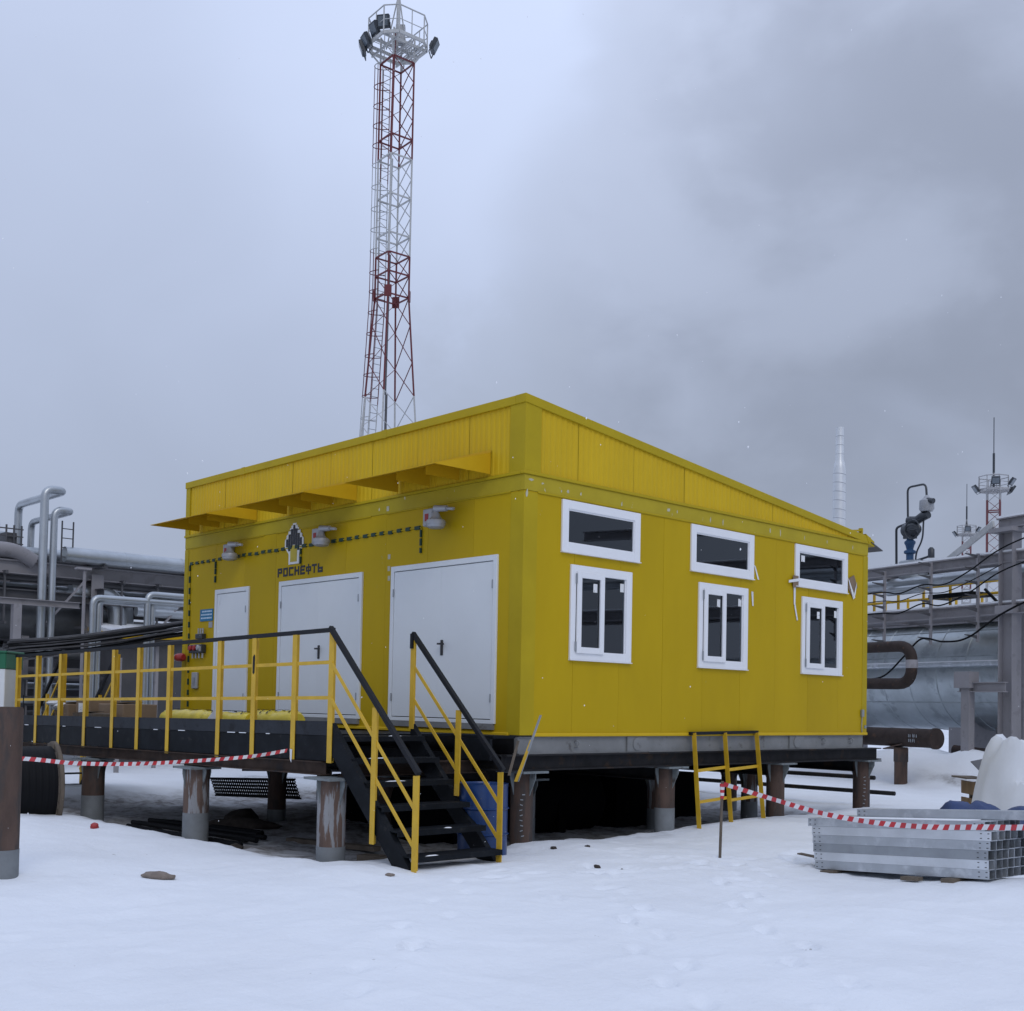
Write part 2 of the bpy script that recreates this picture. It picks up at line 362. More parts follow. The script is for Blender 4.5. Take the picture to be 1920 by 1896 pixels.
def ground(x, y, detail=True):
    z = -1.385
    # worn hollow below the building and its platform
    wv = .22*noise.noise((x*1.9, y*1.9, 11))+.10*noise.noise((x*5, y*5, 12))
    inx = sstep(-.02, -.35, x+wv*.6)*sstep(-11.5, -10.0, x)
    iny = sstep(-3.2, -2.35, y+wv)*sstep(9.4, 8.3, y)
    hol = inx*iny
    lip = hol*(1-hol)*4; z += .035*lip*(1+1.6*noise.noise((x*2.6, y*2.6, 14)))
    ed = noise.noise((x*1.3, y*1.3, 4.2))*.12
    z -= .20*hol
    z += gauss(x, y, .35, 5.6, .9, 2.0, .10) + gauss(x, y, .3, 8.6, 1.4, 1.5, .12) + gauss(x, y, .5, .5, .7, .7, .05)
    z += gauss(x, y, -5.6, -4.4, 2.4, .8, .13) + gauss(x, y, -8.6, -4.6, 2.0, 1.0, .10) + gauss(x, y, -2.0, -4.2, 1.4, .6, -.06)
    z += gauss(x, y, .75, -3.05, .5, .35, .06)
    z -= gauss(x, y, 9.5, -9.5, 5.0, 5.0, .05)
    z += gauss(x, y, 5.6, 1.5, 1.0, 1.0, .11)
    # ploughed snow bank beyond the building, with a cut face towards the viewer
    bank = gauss(x, y, -4.6, 18.2, 2.4, .85, .82) + gauss(x, y, -1.9, 17.3, 2.2, .75, .72) + gauss(x, y, 1.5, 16.6, 2.0, .9, .5)
    z += bank*(1+.25*noise.noise((x*1.1, y*1.1, 1)))
    far = sstep(12, 45, math.hypot(x, y))
    z += .14*far
    z += noise.noise((x*.35, y*.35, 0))*.05 + noise.noise((x*.9, y*.9, 7))*.026
    if detail:
        z += noise.noise((x*2.4, y*1.5, 3))*.018 + noise.noise((x*6, y*6, 9))*.007
        rg = noise.noise((x*.8+y*.5, y*1.1-x*.3, 21)); z += .022*max(0, 1-abs(rg)*7)*(.5+.5*noise.noise((x*.5, y*.5, 33)))
        z += abs(noise.noise((x*3.2, y*3.2, 5)))*.05*hol
        for px_, py_, an, s in prints:
            dx, dy = x-px_, y-py_
            if abs(dx) < .35 and abs(dy) < .35:
                u = dx*math.cos(an)+dy*math.sin(an); v = -dx*math.sin(an)+dy*math.cos(an)
                e = (u/.15)**2+(v/.065)**2
                z -= .055*s*math.exp(-e*e*e) ; z += .028*s*(1+noise.noise((x*14, y*14, 2)))*math.exp(-(math.sqrt(e)-1.5)**2*5)
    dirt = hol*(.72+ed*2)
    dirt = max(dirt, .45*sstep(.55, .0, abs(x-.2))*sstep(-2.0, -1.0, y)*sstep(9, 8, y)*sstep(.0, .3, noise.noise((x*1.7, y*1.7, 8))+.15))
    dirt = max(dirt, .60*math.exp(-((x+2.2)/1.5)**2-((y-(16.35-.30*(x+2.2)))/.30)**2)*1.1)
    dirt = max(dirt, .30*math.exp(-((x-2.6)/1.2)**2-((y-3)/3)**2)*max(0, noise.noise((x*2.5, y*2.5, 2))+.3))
    return z, dirt
def lines(fine_lo, fine_hi, step, mid_lo, mid_hi, mstep, lim):
    a = []; v = fine_lo
    while v < fine_hi: a.append(v); v += step
    b = []; v = a[-1]+mstep
    while v < mid_hi: b.append(v); v += mstep
    s = mstep
    while v < lim: b.append(v); s *= 1.35; v += s
    b.append(lim); c = []; v = a[0]-mstep
    while v > mid_lo: c.append(v); v -= mstep
    s = mstep
    while v > -lim: c.append(v); s *= 1.35; v -= s
    c.append(-lim); return c[::-1]+a+b
def make_ground():
    xs = lines(-1.2, 9.5, .05, -14, 13, .15, 900); ys = lines(-9.0, 3.0, .05, -12, 20, .15, 900)
    vs = []; dv = []
    for y in ys:
        for x in xs:
            z, d = ground(x, y, -14 < x < 13 and -12 < y < 20); vs.append((x, y, z)); dv.append(d)
    nx = len(xs)
    fs = [(j*nx+i, j*nx+i+1, (j+1)*nx+i+1, (j+1)*nx+i) for j in range(len(ys)-1) for i in range(nx-1)]
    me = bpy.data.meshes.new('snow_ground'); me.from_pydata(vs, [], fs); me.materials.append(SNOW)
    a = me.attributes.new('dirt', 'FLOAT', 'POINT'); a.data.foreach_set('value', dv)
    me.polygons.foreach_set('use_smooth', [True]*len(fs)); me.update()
    o = bpy.data.objects.new('snow_ground', me); col.objects.link(o); struct(o)
make_ground()
def gz(x, y): return ground(x, y, False)[0]
# ------------------------------------------------------------------ the yellow building
W_, D_, ZB, ZT = 8.99, 8.25, 3.345, 4.324
bld = thing('yellow_building', 'yellow prefabricated panel building raised on steel piles, white doors and windows', 'building', (0, 0, 0))
TH = .10
def panel_cells(a0, a1, z0, z1, holes):
    """rectangles covering [a0,a1]x[z0,z1] minus the holes"""
    asx = sorted({a0, a1, *[v for h in holes for v in h[:2] if a0 < v < a1]}); zs = sorted({z0, z1, *[v for h in holes for v in h[2:] if z0 < v < z1]})
    out = []
    for i in range(len(asx)-1):
        for k in range(len(zs)-1):
            ca, cz = (asx[i]+asx[i+1])/2, (zs[k]+zs[k+1])/2
            if any(h[0] < ca < h[1] and h[2] < cz < h[3] for h in holes): continue
            out.append((asx[i], asx[i+1], zs[k], zs[k+1]))
    return out
WTOP = 3.10
transoms = [(.67, 2.21, 2.39, 3.07), (3.34, 4.88, 2.39, 3.07), (6.01, 7.57, 2.39, 3.07)]
casements = [(.85, 2.055, .99, 2.235), (3.535, 4.74, .99, 2.235), (6.215, 7.42, .99, 2.235)]
wholes = [(a+.07, b-.07, c+.07, d-.07) for a, b, c, d in transoms+casements]
doors = [(-7.80, -6.66, .13, 2.285, 1), (-5.71, -3.42, .13, 2.295, 2), (-2.715, -.455, .13, 2.315, 2)]
dholes = [(a+.05, b-.05, c+.05, d-.05) for a, b, c, d, n in doors]
def pieces(cells):
    out = []; left = list(cells)
    while left:
        grp = [left.pop()]; grew = True
        while grew:
            grew = False
            for c in list(left):
                if any(c[0] <= q[1]+1e-6 and c[1] >= q[0]-1e-6 and c[2] <= q[3]+1e-6 and c[3] >= q[2]-1e-6 and
                       (min(c[1], q[1])-max(c[0], q[0]) > 1e-5 or min(c[3], q[3])-max(c[2], q[2]) > 1e-5) for q in grp): grp.append(c); left.remove(c); grew = True
        out.append(grp)
    return out
g = .0016
seam_y = [0.0, .93, 1.83, 2.745, 3.66, 4.58, 5.50, 6.42, 7.34, 8.10, 8.25]
for i in range(len(seam_y)-1):
    off = 0 if i % 2 else .0008
    for grp in pieces(panel_cells(seam_y[i]+g, seam_y[i+1]-g, .0, WTOP, wholes)):
        mb = MB()
        for a0, a1, z0, z1 in grp: mb.box(-TH, -off, a0, a1, z0, z1)
        mb.build('wall_panel', YW, bld)
seam_x = [-8.99, -8.80, -7.85, -6.85, -5.86, -4.87, -3.88, -2.88, -1.92, -.96, -TH-.004]
for i in range(len(seam_x)-1):
    off = 0 if i % 2 else .0008
    for grp in pieces(panel_cells(seam_x[i]+g, seam_x[i+1]-g, .0, WTOP, dholes)):
        mb = MB()
        for a0, a1, z0, z1 in grp: mb.box(a0, a1, off, TH, z0, z1)
        mb.build('wall_panel', YW, bld)
# rear walls, floor, ceiling, partition, roof
B(-W_, -W_+TH, TH+.004, D_-.004, 0, 3.35).build('wall_panel', YW, bld)
B(-W_+TH, -TH, D_-TH, D_, 0, 3.35).build('wall_panel', YW, bld)
B(-W_+TH, -TH, TH, D_-TH, .005, .05).build('floor_slab', FLOORI, bld)
B(-W_+TH, -TH, TH, D_-TH, 3.14, 3.18).build('ceiling_slab', INT, bld)
B(-3.1, -3.0, TH, D_-TH, .05, 3.14).build('partition_wall', INT, bld)
def roof_z(y): return ZT-.02 - (ZT-3.43)*y/D_
MB().add([(-W_+.01, .01, roof_z(0)-.06), (-.01, .01, roof_z(0)-.06), (-.01, D_+.1, roof_z(D_)-.07), (-W_+.01, D_+.1, roof_z(D_)-.07),
          (-W_+.01, .01, roof_z(0)-.02), (-.01, .01, roof_z(0)-.02), (-.01, D_+.1, roof_z(D_)-.03), (-W_+.01, D_+.1, roof_z(D_)-.03)],
         [(3,2,1,0),(4,5,6,7),(0,1,5,4),(1,2,6,5),(2,3,7,6),(3,0,4,7)]).build('roof_sheet', ROOFM, bld)
# band between wall and fascia: flat strip, ledge above and bead below
B(-.06, .006, -.006, D_, WTOP+.003, ZB-.045).build('wall_band', YBAND, bld)
B(-W_, -.062, -.006, .06, WTOP+.003, ZB-.045).build('wall_band', YBAND, bld)
B(-.05, .03, -.03, D_+.01, ZB-.042, ZB).build('ledge_trim', YC, bld, bevel=.006)
B(-W_-.01, -.052, -.03, .05, ZB-.042, ZB).build('ledge_trim', YC, bld, bevel=.006)
B(-.01, .018, .23, D_-.13, WTOP-.016, WTOP+.012).build('bead_trim', YC, bld, bevel=.005)
for a, b in ((-8.78, -6.25), (-5.85, -3.25), (-2.86, -.25)): B(a, b, -.016, .01, WTOP-.012, WTOP+.010).build('bead_trim', YC, bld, bevel=.004)
# corner flashings
MB().prism([(.004, -.006, .0), (.004, .235, .0), (-.0, .235, 0), (0, 0, 0), (-.24, -.0, 0), (-.24, -.006, 0)], (0, 0, WTOP-.02)).build('corner_flashing', YC, bld)
B(-.001, .004, D_-.15, D_+.004, 0, WTOP-.02).build('corner_flashing', YC, bld)
B(-W_-.004, -W_+.13, -.005, 0.0, 0, WTOP-.02).build('corner_flashing', YC, bld)
# corrugated fascia sheets
def corr(p0, d, nrm, L, zlo, ztop, m=YF):
    """trapezoid corrugated sheet starting at p0 along d, top height given by ztop(s)"""
    mb = MB(); pitch = .10; prof = [(0, 0), (.35, 0), (.5, 1), (.85, 1)]; ss = []
    k = 0
    while k*pitch < L:
        for t, h in prof:
            s = (k+t)*pitch
            if s < L: ss.append((s, h*.008))
        k += 1
    ss.append((L, 0)); vs = []
    for s, h in ss:
        p = p0+d*s+nrm*h; vs += [(p.x, p.y, zlo), (p.x, p.y, max(zlo+.002, ztop(s)))]
    n = len(ss); fs = [(2*i, 2*i+2, 2*i+3, 2*i+1) for i in range(n-1)]
    mb.add(vs, fs); return mb.build('fascia_sheet', m, bld)
xs = [-.26, -1.10, -2.21, -3.28, -4.36, -5.44, -6.52, -7.60, -8.85]
for i in range(len(xs)-1): corr(Vector((xs[i], .012 - .002*(i % 2), 0)), Vector((-1, 0, 0)), Vector((0, -1, 0)), xs[i]-xs[i+1]-.006, ZB, lambda s: ZT-.05)
ysm = [.26, .98, 2.09, 3.20, 4.30, 5.40, 6.5, 7.6, 8.15]
for i in range(len(ysm)-1): corr(Vector((-.012 + .002*(i % 2), ysm[i], 0)), Vector((0, 1, 0)), Vector((1, 0, 0)), ysm[i+1]-ysm[i]-.006, ZB, lambda s, y0=ysm[i]: roof_z(y0+s)-.05)
B(-W_+.02, -.03, .035, .06, ZB, ZT-.1).build('fascia_backing', YC, bld)
MB().prism([(-.06, .035, ZB), (-.06, D_, ZB), (-.06, D_, ZB+.03), (-.06, .035, ZT-.1)], (.02, 0, 0)).build('fascia_backing', YC, bld)
# corner boards on the fascia and sloped cap flashing
MB().prism([(.014, -.014, ZB), (.014, .27, ZB), (-.02, .27, ZB), (-.02, .02, ZB), (-.27, .02, ZB), (-.27, -.014, ZB)], (0, 0, ZT-ZB-.10)).build('corner_board', YC, bld)
B(-W_-.006, -W_+.14, -.012, .02, ZB, ZT-.1).build('corner_board', YC, bld)
B(-W_-.02, -.165, -.028, .16, ZT-.115, ZT).build('cap_flashing', YC, bld, bevel=.006)
for a in (-7.0, -3.0): B(a-.004, a+.1, -.031, .162, ZT-.117, ZT+.003).build('cap_joint', YC, bld)
MB().prism([(.028, -.030, ZT-.113), (.028, D_+.06, 3.43-.125), (.028, D_+.06, 3.43-.005), (.028, -.030, ZT+.002)], (-.19, 0, 0)).build('cap_flashing', YC, bld, bevel=.005)
MB().prism([(.034, D_+.0, 3.30), (.034, D_+.16, 3.27), (.034, D_+.16, 3.36), (.034, D_-.12, 3.47)], (-.3, 0, 0)).build('eave_end', YC, bld)
MB().bar((-.15, D_-.3, 3.52), (-.15, D_+.0, 3.56), .05, .03).bar((-.15, D_+.02, 3.46), (-.15, D_+.02, 3.60), .06, .05).build('roof_bracket', YC, bld)
MB().add([(-W_, D_+.05, 3.30), (.05, D_+.05, 3.33), (.05, D_+.42, 3.22), (-W_, D_+.42, 3.20), (-W_, D_+.05, 3.315), (.05, D_+.05, 3.345), (.05, D_+.42, 3.235), (-W_, D_+.42, 3.215)],
         [(3,2,1,0),(4,5,6,7),(0,1,5,4),(1,2,6,5),(2,3,7,6),(3,0,4,7)]).build('rear_eave', GSTD, bld)
# skirt bead, skid frame with lifting lugs, grillage beam
B(-.02, .026, .22, D_+.01, -.018, .028).build('skirt_trim', YF, bld, bevel=.008)
B(-W_, -.2, -.024, .02, -.018, .028).build('skirt_trim', YF, bld, bevel=.008)
sk = MB(); sk.box(-.10, -.03, .0, D_-.06, -.235, -.02).build('skid_beam', GREYB, bld)
B(-.12, .0, .0, D_-.06, -.025, -.0195).build('skid_flange', GREYB, bld); B(-.12, .0, .0, D_-.06, -.24, -.23).build('skid_flange', GREYB, bld)
for y in (2.05, 5.95):
    p = B(-.035, -.004, y-.01, y+.40, -.228, -.027).build('lug_plate', GREYB, bld)
    MB().lathe([(.09, 0), (.09, .012), (.07, .014)], (-.004, y+.19, -.125), (1, 0, 0), 18).build('lifting_lug', GREYB, p)
for y in (1.02, 6.9, 7.75): MB().tube([(-.03, y, -.09), (.02, y, -.07), (.03, y+.03, -.10), (.02, y+.02, -.15), (-.03, y, -.16)], .011, 6).build('hook', GREYB, bld)
for xx in (-3.0, -6.0, -8.9): B(xx-.06, xx+.02, .0, D_-.06, -.235, -.02).build('skid_beam', GREYB, bld)
B(-W_+.02, -.13, .02, .09, -.235, -.02).build('skid_beam', DKB, bld)
# doors
def make_door(x0, x1, z0, z1, leaves, idx):
    d = B(x0+.085, x1-.085, .0, .035, z0+.07, z1-.085).build('door', WHT, bld)
    fr = MB(); fw = .075; y0 = -.03
    fr.box(x0, x0+fw, y0, .04, z0, z1).box(x1-fw, x1, y0, .04, z0, z1).box(x0+fw, x1-fw, y0, .04, z1-fw, z1).box(x0+fw, x1-fw, y0, .04, z0, z0+.05)
    fr.build('frame', WHT, d, bevel=.004)
    lv = []
    xs_ = [x0+fw+.008, x1-fw-.008] if leaves == 1 else [x0+fw+.008, (x0+x1)/2-.0006, (x0+x1)/2+.0006, x1-fw-.008]
    for i in range(0, len(xs_), 2):
        B(xs_[i], xs_[i+1], -.022, .0, z0+.062, z1-fw-.010).build('leaf', WHT, d, bevel=.002)
    B(x0+.06, x1-.06, .036, .06, z0+.03, z1-.05).build('door_rebate', GAP, d)
    if leaves == 2:
        hx = (x0+x1)/2 + .045 if idx == 2 else (x0+x1)/2 + .05
        hz = z0+1.02
        MB().box(hx-.028, hx+.028, -.034, -.022, hz-.12, hz+.09).build('handle_plate', HND, d, bevel=.006)
        MB().tube([(hx, -.03, hz+.035), (hx, -.075, hz+.035)], .013, 8).bar((hx-.03, -.08, hz+.035), (hx+.10, -.08, hz+.03), .02, .024).build('handle', HND, d)
        hs = [(x0+.075, z) for z in (z0+.33, z1-.38)]+[(x1-.075, z) for z in (z0+.33, z1-.38)]
    else: hs = [(x1-.075, z) for z in (z0+.3, z1-.38)]
    for hx_, z in hs: MB().tube([(hx_, -.034, z-.055), (hx_, -.034, z+.055)], .010, 8).build('hinge', GALVD, d)
    B(x0+.02, x1-.02, -.045, .02, z0-.075, z0-.002).build('threshold', GREYB, d)
for i, (a, b, c, d_, n) in enumerate(doors): make_door(a, b, c, d_, n, i)
# windows
def make_transom(y0, y1, z0, z1):
    w_ = MB(); f = .115; x0, x1 = -.05, .028
    w_.box(x0, x1, y0, y0+f, z0, z1).box(x0, x1, y1-f, y1, z0, z1).box(x0, x1, y0+f, y1-f, z0, z0+f).box(x0, x1, y0+f, y1-f, z1-f, z1)
    o = w_.build('window', PVC, bld, bevel=.004)
    i = MB(); a = .018
    i.box(-.03, .012, y0+f, y0+f+a, z0+f, z1-f).box(-.03, .012, y1-f-a, y1-f, z0+f, z1-f).box(-.03, .012, y0+f+a, y1-f-a, z0+f, z0+f+a).box(-.03, .012, y0+f+a, y1-f-a, z1-f-a, z1-f)
    i.build('glazing_bead', PVC, o)
    B(-.012, -.006, y0+f+a, y1-f-a, z0+f+a, z1-f-a).build('pane', GLASS, o)
    B(-.02, .050, y0-.005, y1+.005, z0-.014, z0-.001).build('sill', PVC, o, bevel=.003)
    return o
tr = [make_transom(*t) for t in transoms]
B(.0005, .003, 6.20, 6.30, 2.80, 2.90).build('sticker', STK, tr[2])
def make_casement(y0, y1, z0, z1, handle):
    w_ = MB(); f = .115; x0, x1 = -.06, .028; ym = y0+.60
    w_.box(x0, x1, y0, y0+f-.02, z0, z1).box(x0, x1, y1-f, y1, z0, z1).box(x0, x1, y0+f-.02, y1-f, z0, z0+f).box(x0, x1, y0+f-.02, y1-f, z1-f, z1)
    w_.box(x0, x1-.004, ym-.01, ym+.05, z0+f, z1-f)
    o = w_.build('window', PVC, bld, bevel=.004)
    s = MB(); a0, a1, b0, b1 = y0+.10, ym+.022, z0+.085, z1-.085; t = .082; sx0, sx1 = .0285, .056
    s.box(sx0, sx1, a0, a0+t, b0, b1).box(sx0, sx1, a1-t, a1, b0, b1).box(sx0, sx1, a0+t, a1-t, b0, b0+t).box(sx0, sx1, a0+t, a1-t, b1-t, b1)
    sh = s.build('sash', PVC, o, bevel=.004)
    B(.018, .024, a0+t-.004, a1-t+.004, b0+t-.004, b1-t+.004).build('pane', GLASS, sh)
    B(-.012, -.006, ym+.05, y1-f, z0+f, z1-f).build('pane', GLASS, o)
    gb = MB(); gb.box(-.02, .008, y1-f-.016, y1-f, z0+f, z1-f).box(-.02, .008, ym+.05, ym+.064, z0+f, z1-f).build('glazing_bead', PVC, o)
    for yy, xx, zz in ((a1-t-.115, .0245, b1-t-.17), (y1-f-.10, -.0055, z1-f-.17)):
        B(xx, xx+.002, yy, yy+.075, zz, zz+.115).build('sticker', STK, o)
    for zz in (b0+.02, b1-.16): MB().tube([(.04, a0-.012, zz), (.04, a0-.012, zz+.13)], .012, 8).build('hinge', GALVD, sh)
    B(-.02, .050, y0-.005, y1+.005, z0-.014, z0-.001).build('sill', PVC, o, bevel=.003)
    if handle: MB().bar((-.03, a1-t-.14, (b0+b1)/2), (-.03, a1-t-.01, (b0+b1)/2), .02, .025).build('handle', PVC, sh)
    return o
for i, c in enumerate(casements): make_casement(*c, i == 0)
# strips of tape, scraps of cardboard and scuffs left on the wall
def scrap(name, pts, m, x=.006, th=.003): return MB().prism([(x, y, z) for y, z in pts], (th, 0, 0)).build(name, m, bld)
scrap('cardboard_scrap', [(7.60, 2.48), (7.72, 2.36), (7.90, 2.52), (7.78, 2.72), (7.64, 2.66)], CARD, .012, .006)
scrap('tape_strip', [(7.58, 2.66), (7.62, 2.62), (7.82, 2.34), (7.76, 2.30)], STK, .020)
scrap('tape_strip', [(7.86, 2.60), (7.82, 2.40), (7.78, 2.32), (7.76, 2.36)], STK, .025)
scrap('cardboard_scrap', [(5.93, 2.36), (6.08, 2.36), (6.08, 2.55), (5.93, 2.55)], CARD, .030, .005)
scrap('tape_strip', [(5.80, 2.42), (6.12, 2.47), (6.12, 2.52), (5.80, 2.46)], STK, .037)
scrap('tape_strip', [(5.98, 2.42), (6.04, 2.42), (6.03, 2.1), (6.11, 1.84), (6.08, 1.83), (5.99, 2.1)], STK, .009)
scrap('tape_strip', [(4.90, 2.62), (4.94, 2.60), (5.04, 2.40), (5.0, 2.40)], STK)
scrap('tape_strip', [(4.84, 2.20), (4.89, 2.20), (4.90, 1.98), (4.87, 1.98)], STK)
for y, z, a, b in ((.11, 3.24, .12, .035), (.04, 3.06, .04, .12), (.31, 3.22, .05, .03), (.66, 3.17, .03, .04), (.78, 3.18, .05, .05), (1.02, 3.18, .03, .06), (1.83, 3.16, .03, .07),
                   (2.83, 3.20, .07, .06), (3.02, 3.20, .03, .07), (3.80, 3.18, .03, .10), (4.10, 3.18, .03, .12), (5.32, 3.20, .03, .11), (5.6, 3.2, .03, .12), (6.28, 3.19, .02, .08), (6.95, 3.2, .03, .08), (7.75, 3.19, .03, .09)):
    q = [(y+a*random.uniform(-.2, .2)+a*.5*math.cos(k*1.05), z+b*.5*math.sin(k*1.05)*random.uniform(.6, 1.2)) for k in range(6)]
    scrap('paint_scuff', q, LOGOW if random.random() < .3 else YBAND, .0065, .0012).data.materials[0] = SCUFF
for x, z in ((-2.80, 2.30), (-2.80, 2.47), (-2.79, 2.16), (-2.85, 3.17)): B(x-.03, x+.03, -.0035 if z < 3 else -.009, -.001 if z < 3 else -.0065, z-.035, z+.035).build('paint_scuff', SCUFF, bld)
MB().tube([(.02, D_-.17, .03), (.025, D_-.19, .12), (.02, D_-.17, .30)], .008, 6).box(.008, .04, D_-.20, D_-.13, .30, .42).build('ground_wire', GALVD, bld)
B(.006, .02, D_-.08, D_-.02, .10, .15).build('earth_plate', GALVD, bld)
# canopies above the doors
for x0, x1 in ((-8.45, -6.48), (-5.55, -3.62), (-2.61, -.635)):
    yo, zo, zt_ = -.95, 3.375, 3.655
    c = MB().add([(x0, -.014, zt_), (x1, -.014, zt_), (x1, yo, zo), (x0, yo, zo), (x0, -.014, zt_+.008), (x1, -.014, zt_+.008), (x1, yo, zo+.008), (x0, yo, zo+.008)],
        [(3,2,1,0),(4,5,6,7),(0,1,5,4),(1,2,6,5),(2,3,7,6),(3,0,4,7)]).build('canopy', YCAN, bld)
    for k, xx in enumerate((x0, x0+(x1-x0)*.36, x0+(x1-x0)*.68, x1-.006)):
        dep = yo if k in (0, 3) else yo*.62
        MB().prism([(xx, -.016, zo), (xx, dep, zo + (0 if k in (0, 3) else .0)), (xx, dep, zo-.001 + (zt_-zo)*(1-dep/yo)), (xx, -.016, zt_-.001)] if k not in (0, 3)
                   else [(xx, -.016, zo), (xx, yo, zo-.0005), (xx, -.016, zt_-.001)], (.006, 0, 0)).build('cheek_plate', YCAN, c)
    B(x0, x1, -.02, -.014, zt_-.005, zt_+.04).build('wall_flange', YCAN, c)
# ------------------------------------------------------------------ things fixed on the door wall
def wall_lamp(x, label):
    t = thing('wall_lamp', label, 'lamp', (x, 0, 2.95), 'grey explosion proof lamps above the doors')
    B(x-.20, x+.0, -.12, -.005, 2.80, 3.04).build('junction_box', LGREY, t, bevel=.012)
    B(x-.15, x-.075, -.124, -.119, 2.87, 2.97).build('rating_plate', RED, t)
    MB().tube([(x-.02, -.07, 2.98), (x+.10, -.15, 3.02), (x+.20, -.20, 2.99)], .028, 10).build('bracket', LGREY, t, True)
    MB().tube([(x+.17, -.20, 3.0), (x+.38, -.17, 2.985)], [.050, .040], 10).tube([(x+.38, -.17, 2.985), (x+.50, -.15, 2.97)], .022, 8).build('cable_gland', LGREY, t, True)
    b = MB().lathe([(.03, .03), (.035, -.03), (.05, -.05), (.06, -.09), (.085, -.12), (.125, -.14), (.135, -.17), (.132, -.20)], (x+.19, -.20, 2.98), (0, 0, 1), 20).build('lamp_body', LGREY, t, True)
    MB().lathe([(.125, -.20), (.118, -.235), (.09, -.25), (.02, -.255)], (x+.19, -.20, 2.98), (0, 0, 1), 20).build('lamp_glass', LGREY, b, True)
    MB().tube([(x+.02, -.10, 2.92), (x+.10, -.20, 2.88), (x+.15, -.2, 2.92)], .010, 6).build('cable', CABLE, t)
    return t
wall_lamp(-7.20, 'grey explosion proof wall lamp above the single white door')
wall_lamp(-4.45, 'grey explosion proof wall lamp right of the black emblem')
wall_lamp(-1.70, 'grey explosion proof wall lamp above the large double door nearest the corner')
cd = thing('striped_conduit', 'thin cable conduit with dark green dashes running along the door wall', 'conduit', (-8.77, 0, 0))
runs = [((-8.79, 2.82), (-2.06, 2.82)), ((-8.77, 2.82), (-8.70, .1)), ((-7.83, 2.82), (-7.83, 2.42)), ((-5.11, 2.82), (-5.11, 2.5)), ((-2.06, 2.82), (-2.06, 2.46))]
for (a, b) in runs:
    p, q = Vector((a[0], -.012, a[1])), Vector((b[0], -.012, b[1])); MB().bar(p, q, .018, .012, (0, 1, 0)).build('conduit_run', YC, cd)
    L = (q-p).length; s = .03; d = (q-p)/L
    while s < L-.05:
        l = random.uniform(.085, .115); wv = Vector((0, 0, random.uniform(-.006, .006)))
        if abs(d.z) > .5 and L > 1: l *= 1.1; 
        MB().bar(p+d*s+wv, p+d*min(L, s+l)+wv, .026, .05 if abs(d.x) > .5 else .035, (0, 1, 0) if abs(d.z) > .5 else (0, 0, 1)).build('dash', STRIPE, cd)
        s += .205 if L > 1 else .13
# emblem and lettering
em = thing('company_emblem', 'black and white emblem of stepped bars shaped like an upright hand', 'emblem', (-5.31, 0, 2.58))
ex, ez = -5.31, 2.555
def epoly(pts, y, m, name, th=.012): return MB().prism([(ex+a, y, ez+b) for a, b in pts], (0, th, 0)).build(name, m, em)
halfw = [(.05, .655), (.05, .62), (.09, .62), (.09, .58), (.13, .58), (.13, .535), (.175, .535), (.175, .49), (.225, .47), (.225, .43), (.27, .40), (.27, .285), (.15, .165), (.15, 0)]
epoly(halfw+[(-a, b) for a, b in halfw[::-1]], -.016, LOGOW, 'emblem_plate')
tops = [.345, .42, .50, .56, .50, .42, .345]; bots = [.285, .215, .27, .31, .27, .215, .285]
for k in range(7):
    xx = (k-3)*.067
    epoly([(xx-.0275, bots[k]), (xx+.0275, bots[k]), (xx+.0275, tops[k]+.065), (xx-.0275, tops[k]+.065)], -.021, LOGOD, 'emblem_bar', .006)
epoly([(-.095, .035), (.095, .035), (.095, .26), (.045, .26), (.045, .30), (-.045, .30), (-.045, .26), (-.095, .26)], -.021, LOGOY, 'emblem_stem', .006)
lt = thing('company_lettering', 'black block letters РОСНЕФТЬ above the middle double door', 'lettering', (-5.13, 0, 2.4))
def letter(x0, strokes, nm):
    mb = MB(); hh, ww, t = .142, .132, .030
    for a, b, c, d in strokes: mb.box(x0+a*ww, x0+b*ww, -.006, -.0015, 2.372+c*hh, 2.372+d*hh)
    mb.build('letter', LOGOD, lt)
v = .25; h = .24
LET = {'Р': [(0, v, 0, 1), (v, 1-v, 1-h, 1), (1-v, 1, .38+.0, 1), (v, 1-v, .38, .38+h)],
 'О': [(0, v, 0, 1), (1-v, 1, 0, 1), (v, 1-v, 1-h, 1), (v, 1-v, 0, h)], 'С': [(0, v, 0, 1), (v, 1, 1-h, 1), (v, 1, 0, h)],
 'Н': [(0, v, 0, 1), (1-v, 1, 0, 1), (v, 1-v, .40, .40+h)], 'Е': [(0, v, 0, 1), (v, 1, 1-h, 1), (v, 1, 0, h), (v, .9, .40, .40+h)],
 'Ф': [(.42, .62, -.08, 1.08), (-.02, .18, .25, .82), (.86, 1.06, .25, .82), (.18, .42, .64, .82), (.62, .86, .64, .82), (.18, .42, .25, .43), (.62, .86, .25, .43)],
 'Т': [(.39, .61, 0, 1-h), (0, 1, 1-h, 1)], 'Ь': [(0, v, 0, 1), (v, 1-v, .0, h), (1-v, 1, 0, .60), (v, 1-v, .60-h, .60)]}
for k, chx in enumerate('РОСНЕФТЬ'): letter(-5.795+k*.1665, LET[chx], chx)
sg = thing('blue_sign', 'small blue sign with three pale lines of print beside the single door', 'sign', (-8.11, 0, 1.86))
B(-8.34, -7.885, -.014, -.003, 1.755, 1.965).build('sign_plate', SIGNB, sg)
for k, zz in enumerate((1.925, 1.868, 1.808)):
    x = -8.30+.03*(k == 0)
    while x < -7.93: 
        l = random.uniform(.02, .05); B(x, min(x+l, -7.915), -.0165, -.0142, zz-.013, zz+.013).build('print_mark', SIGNT, sg); x += l+.012
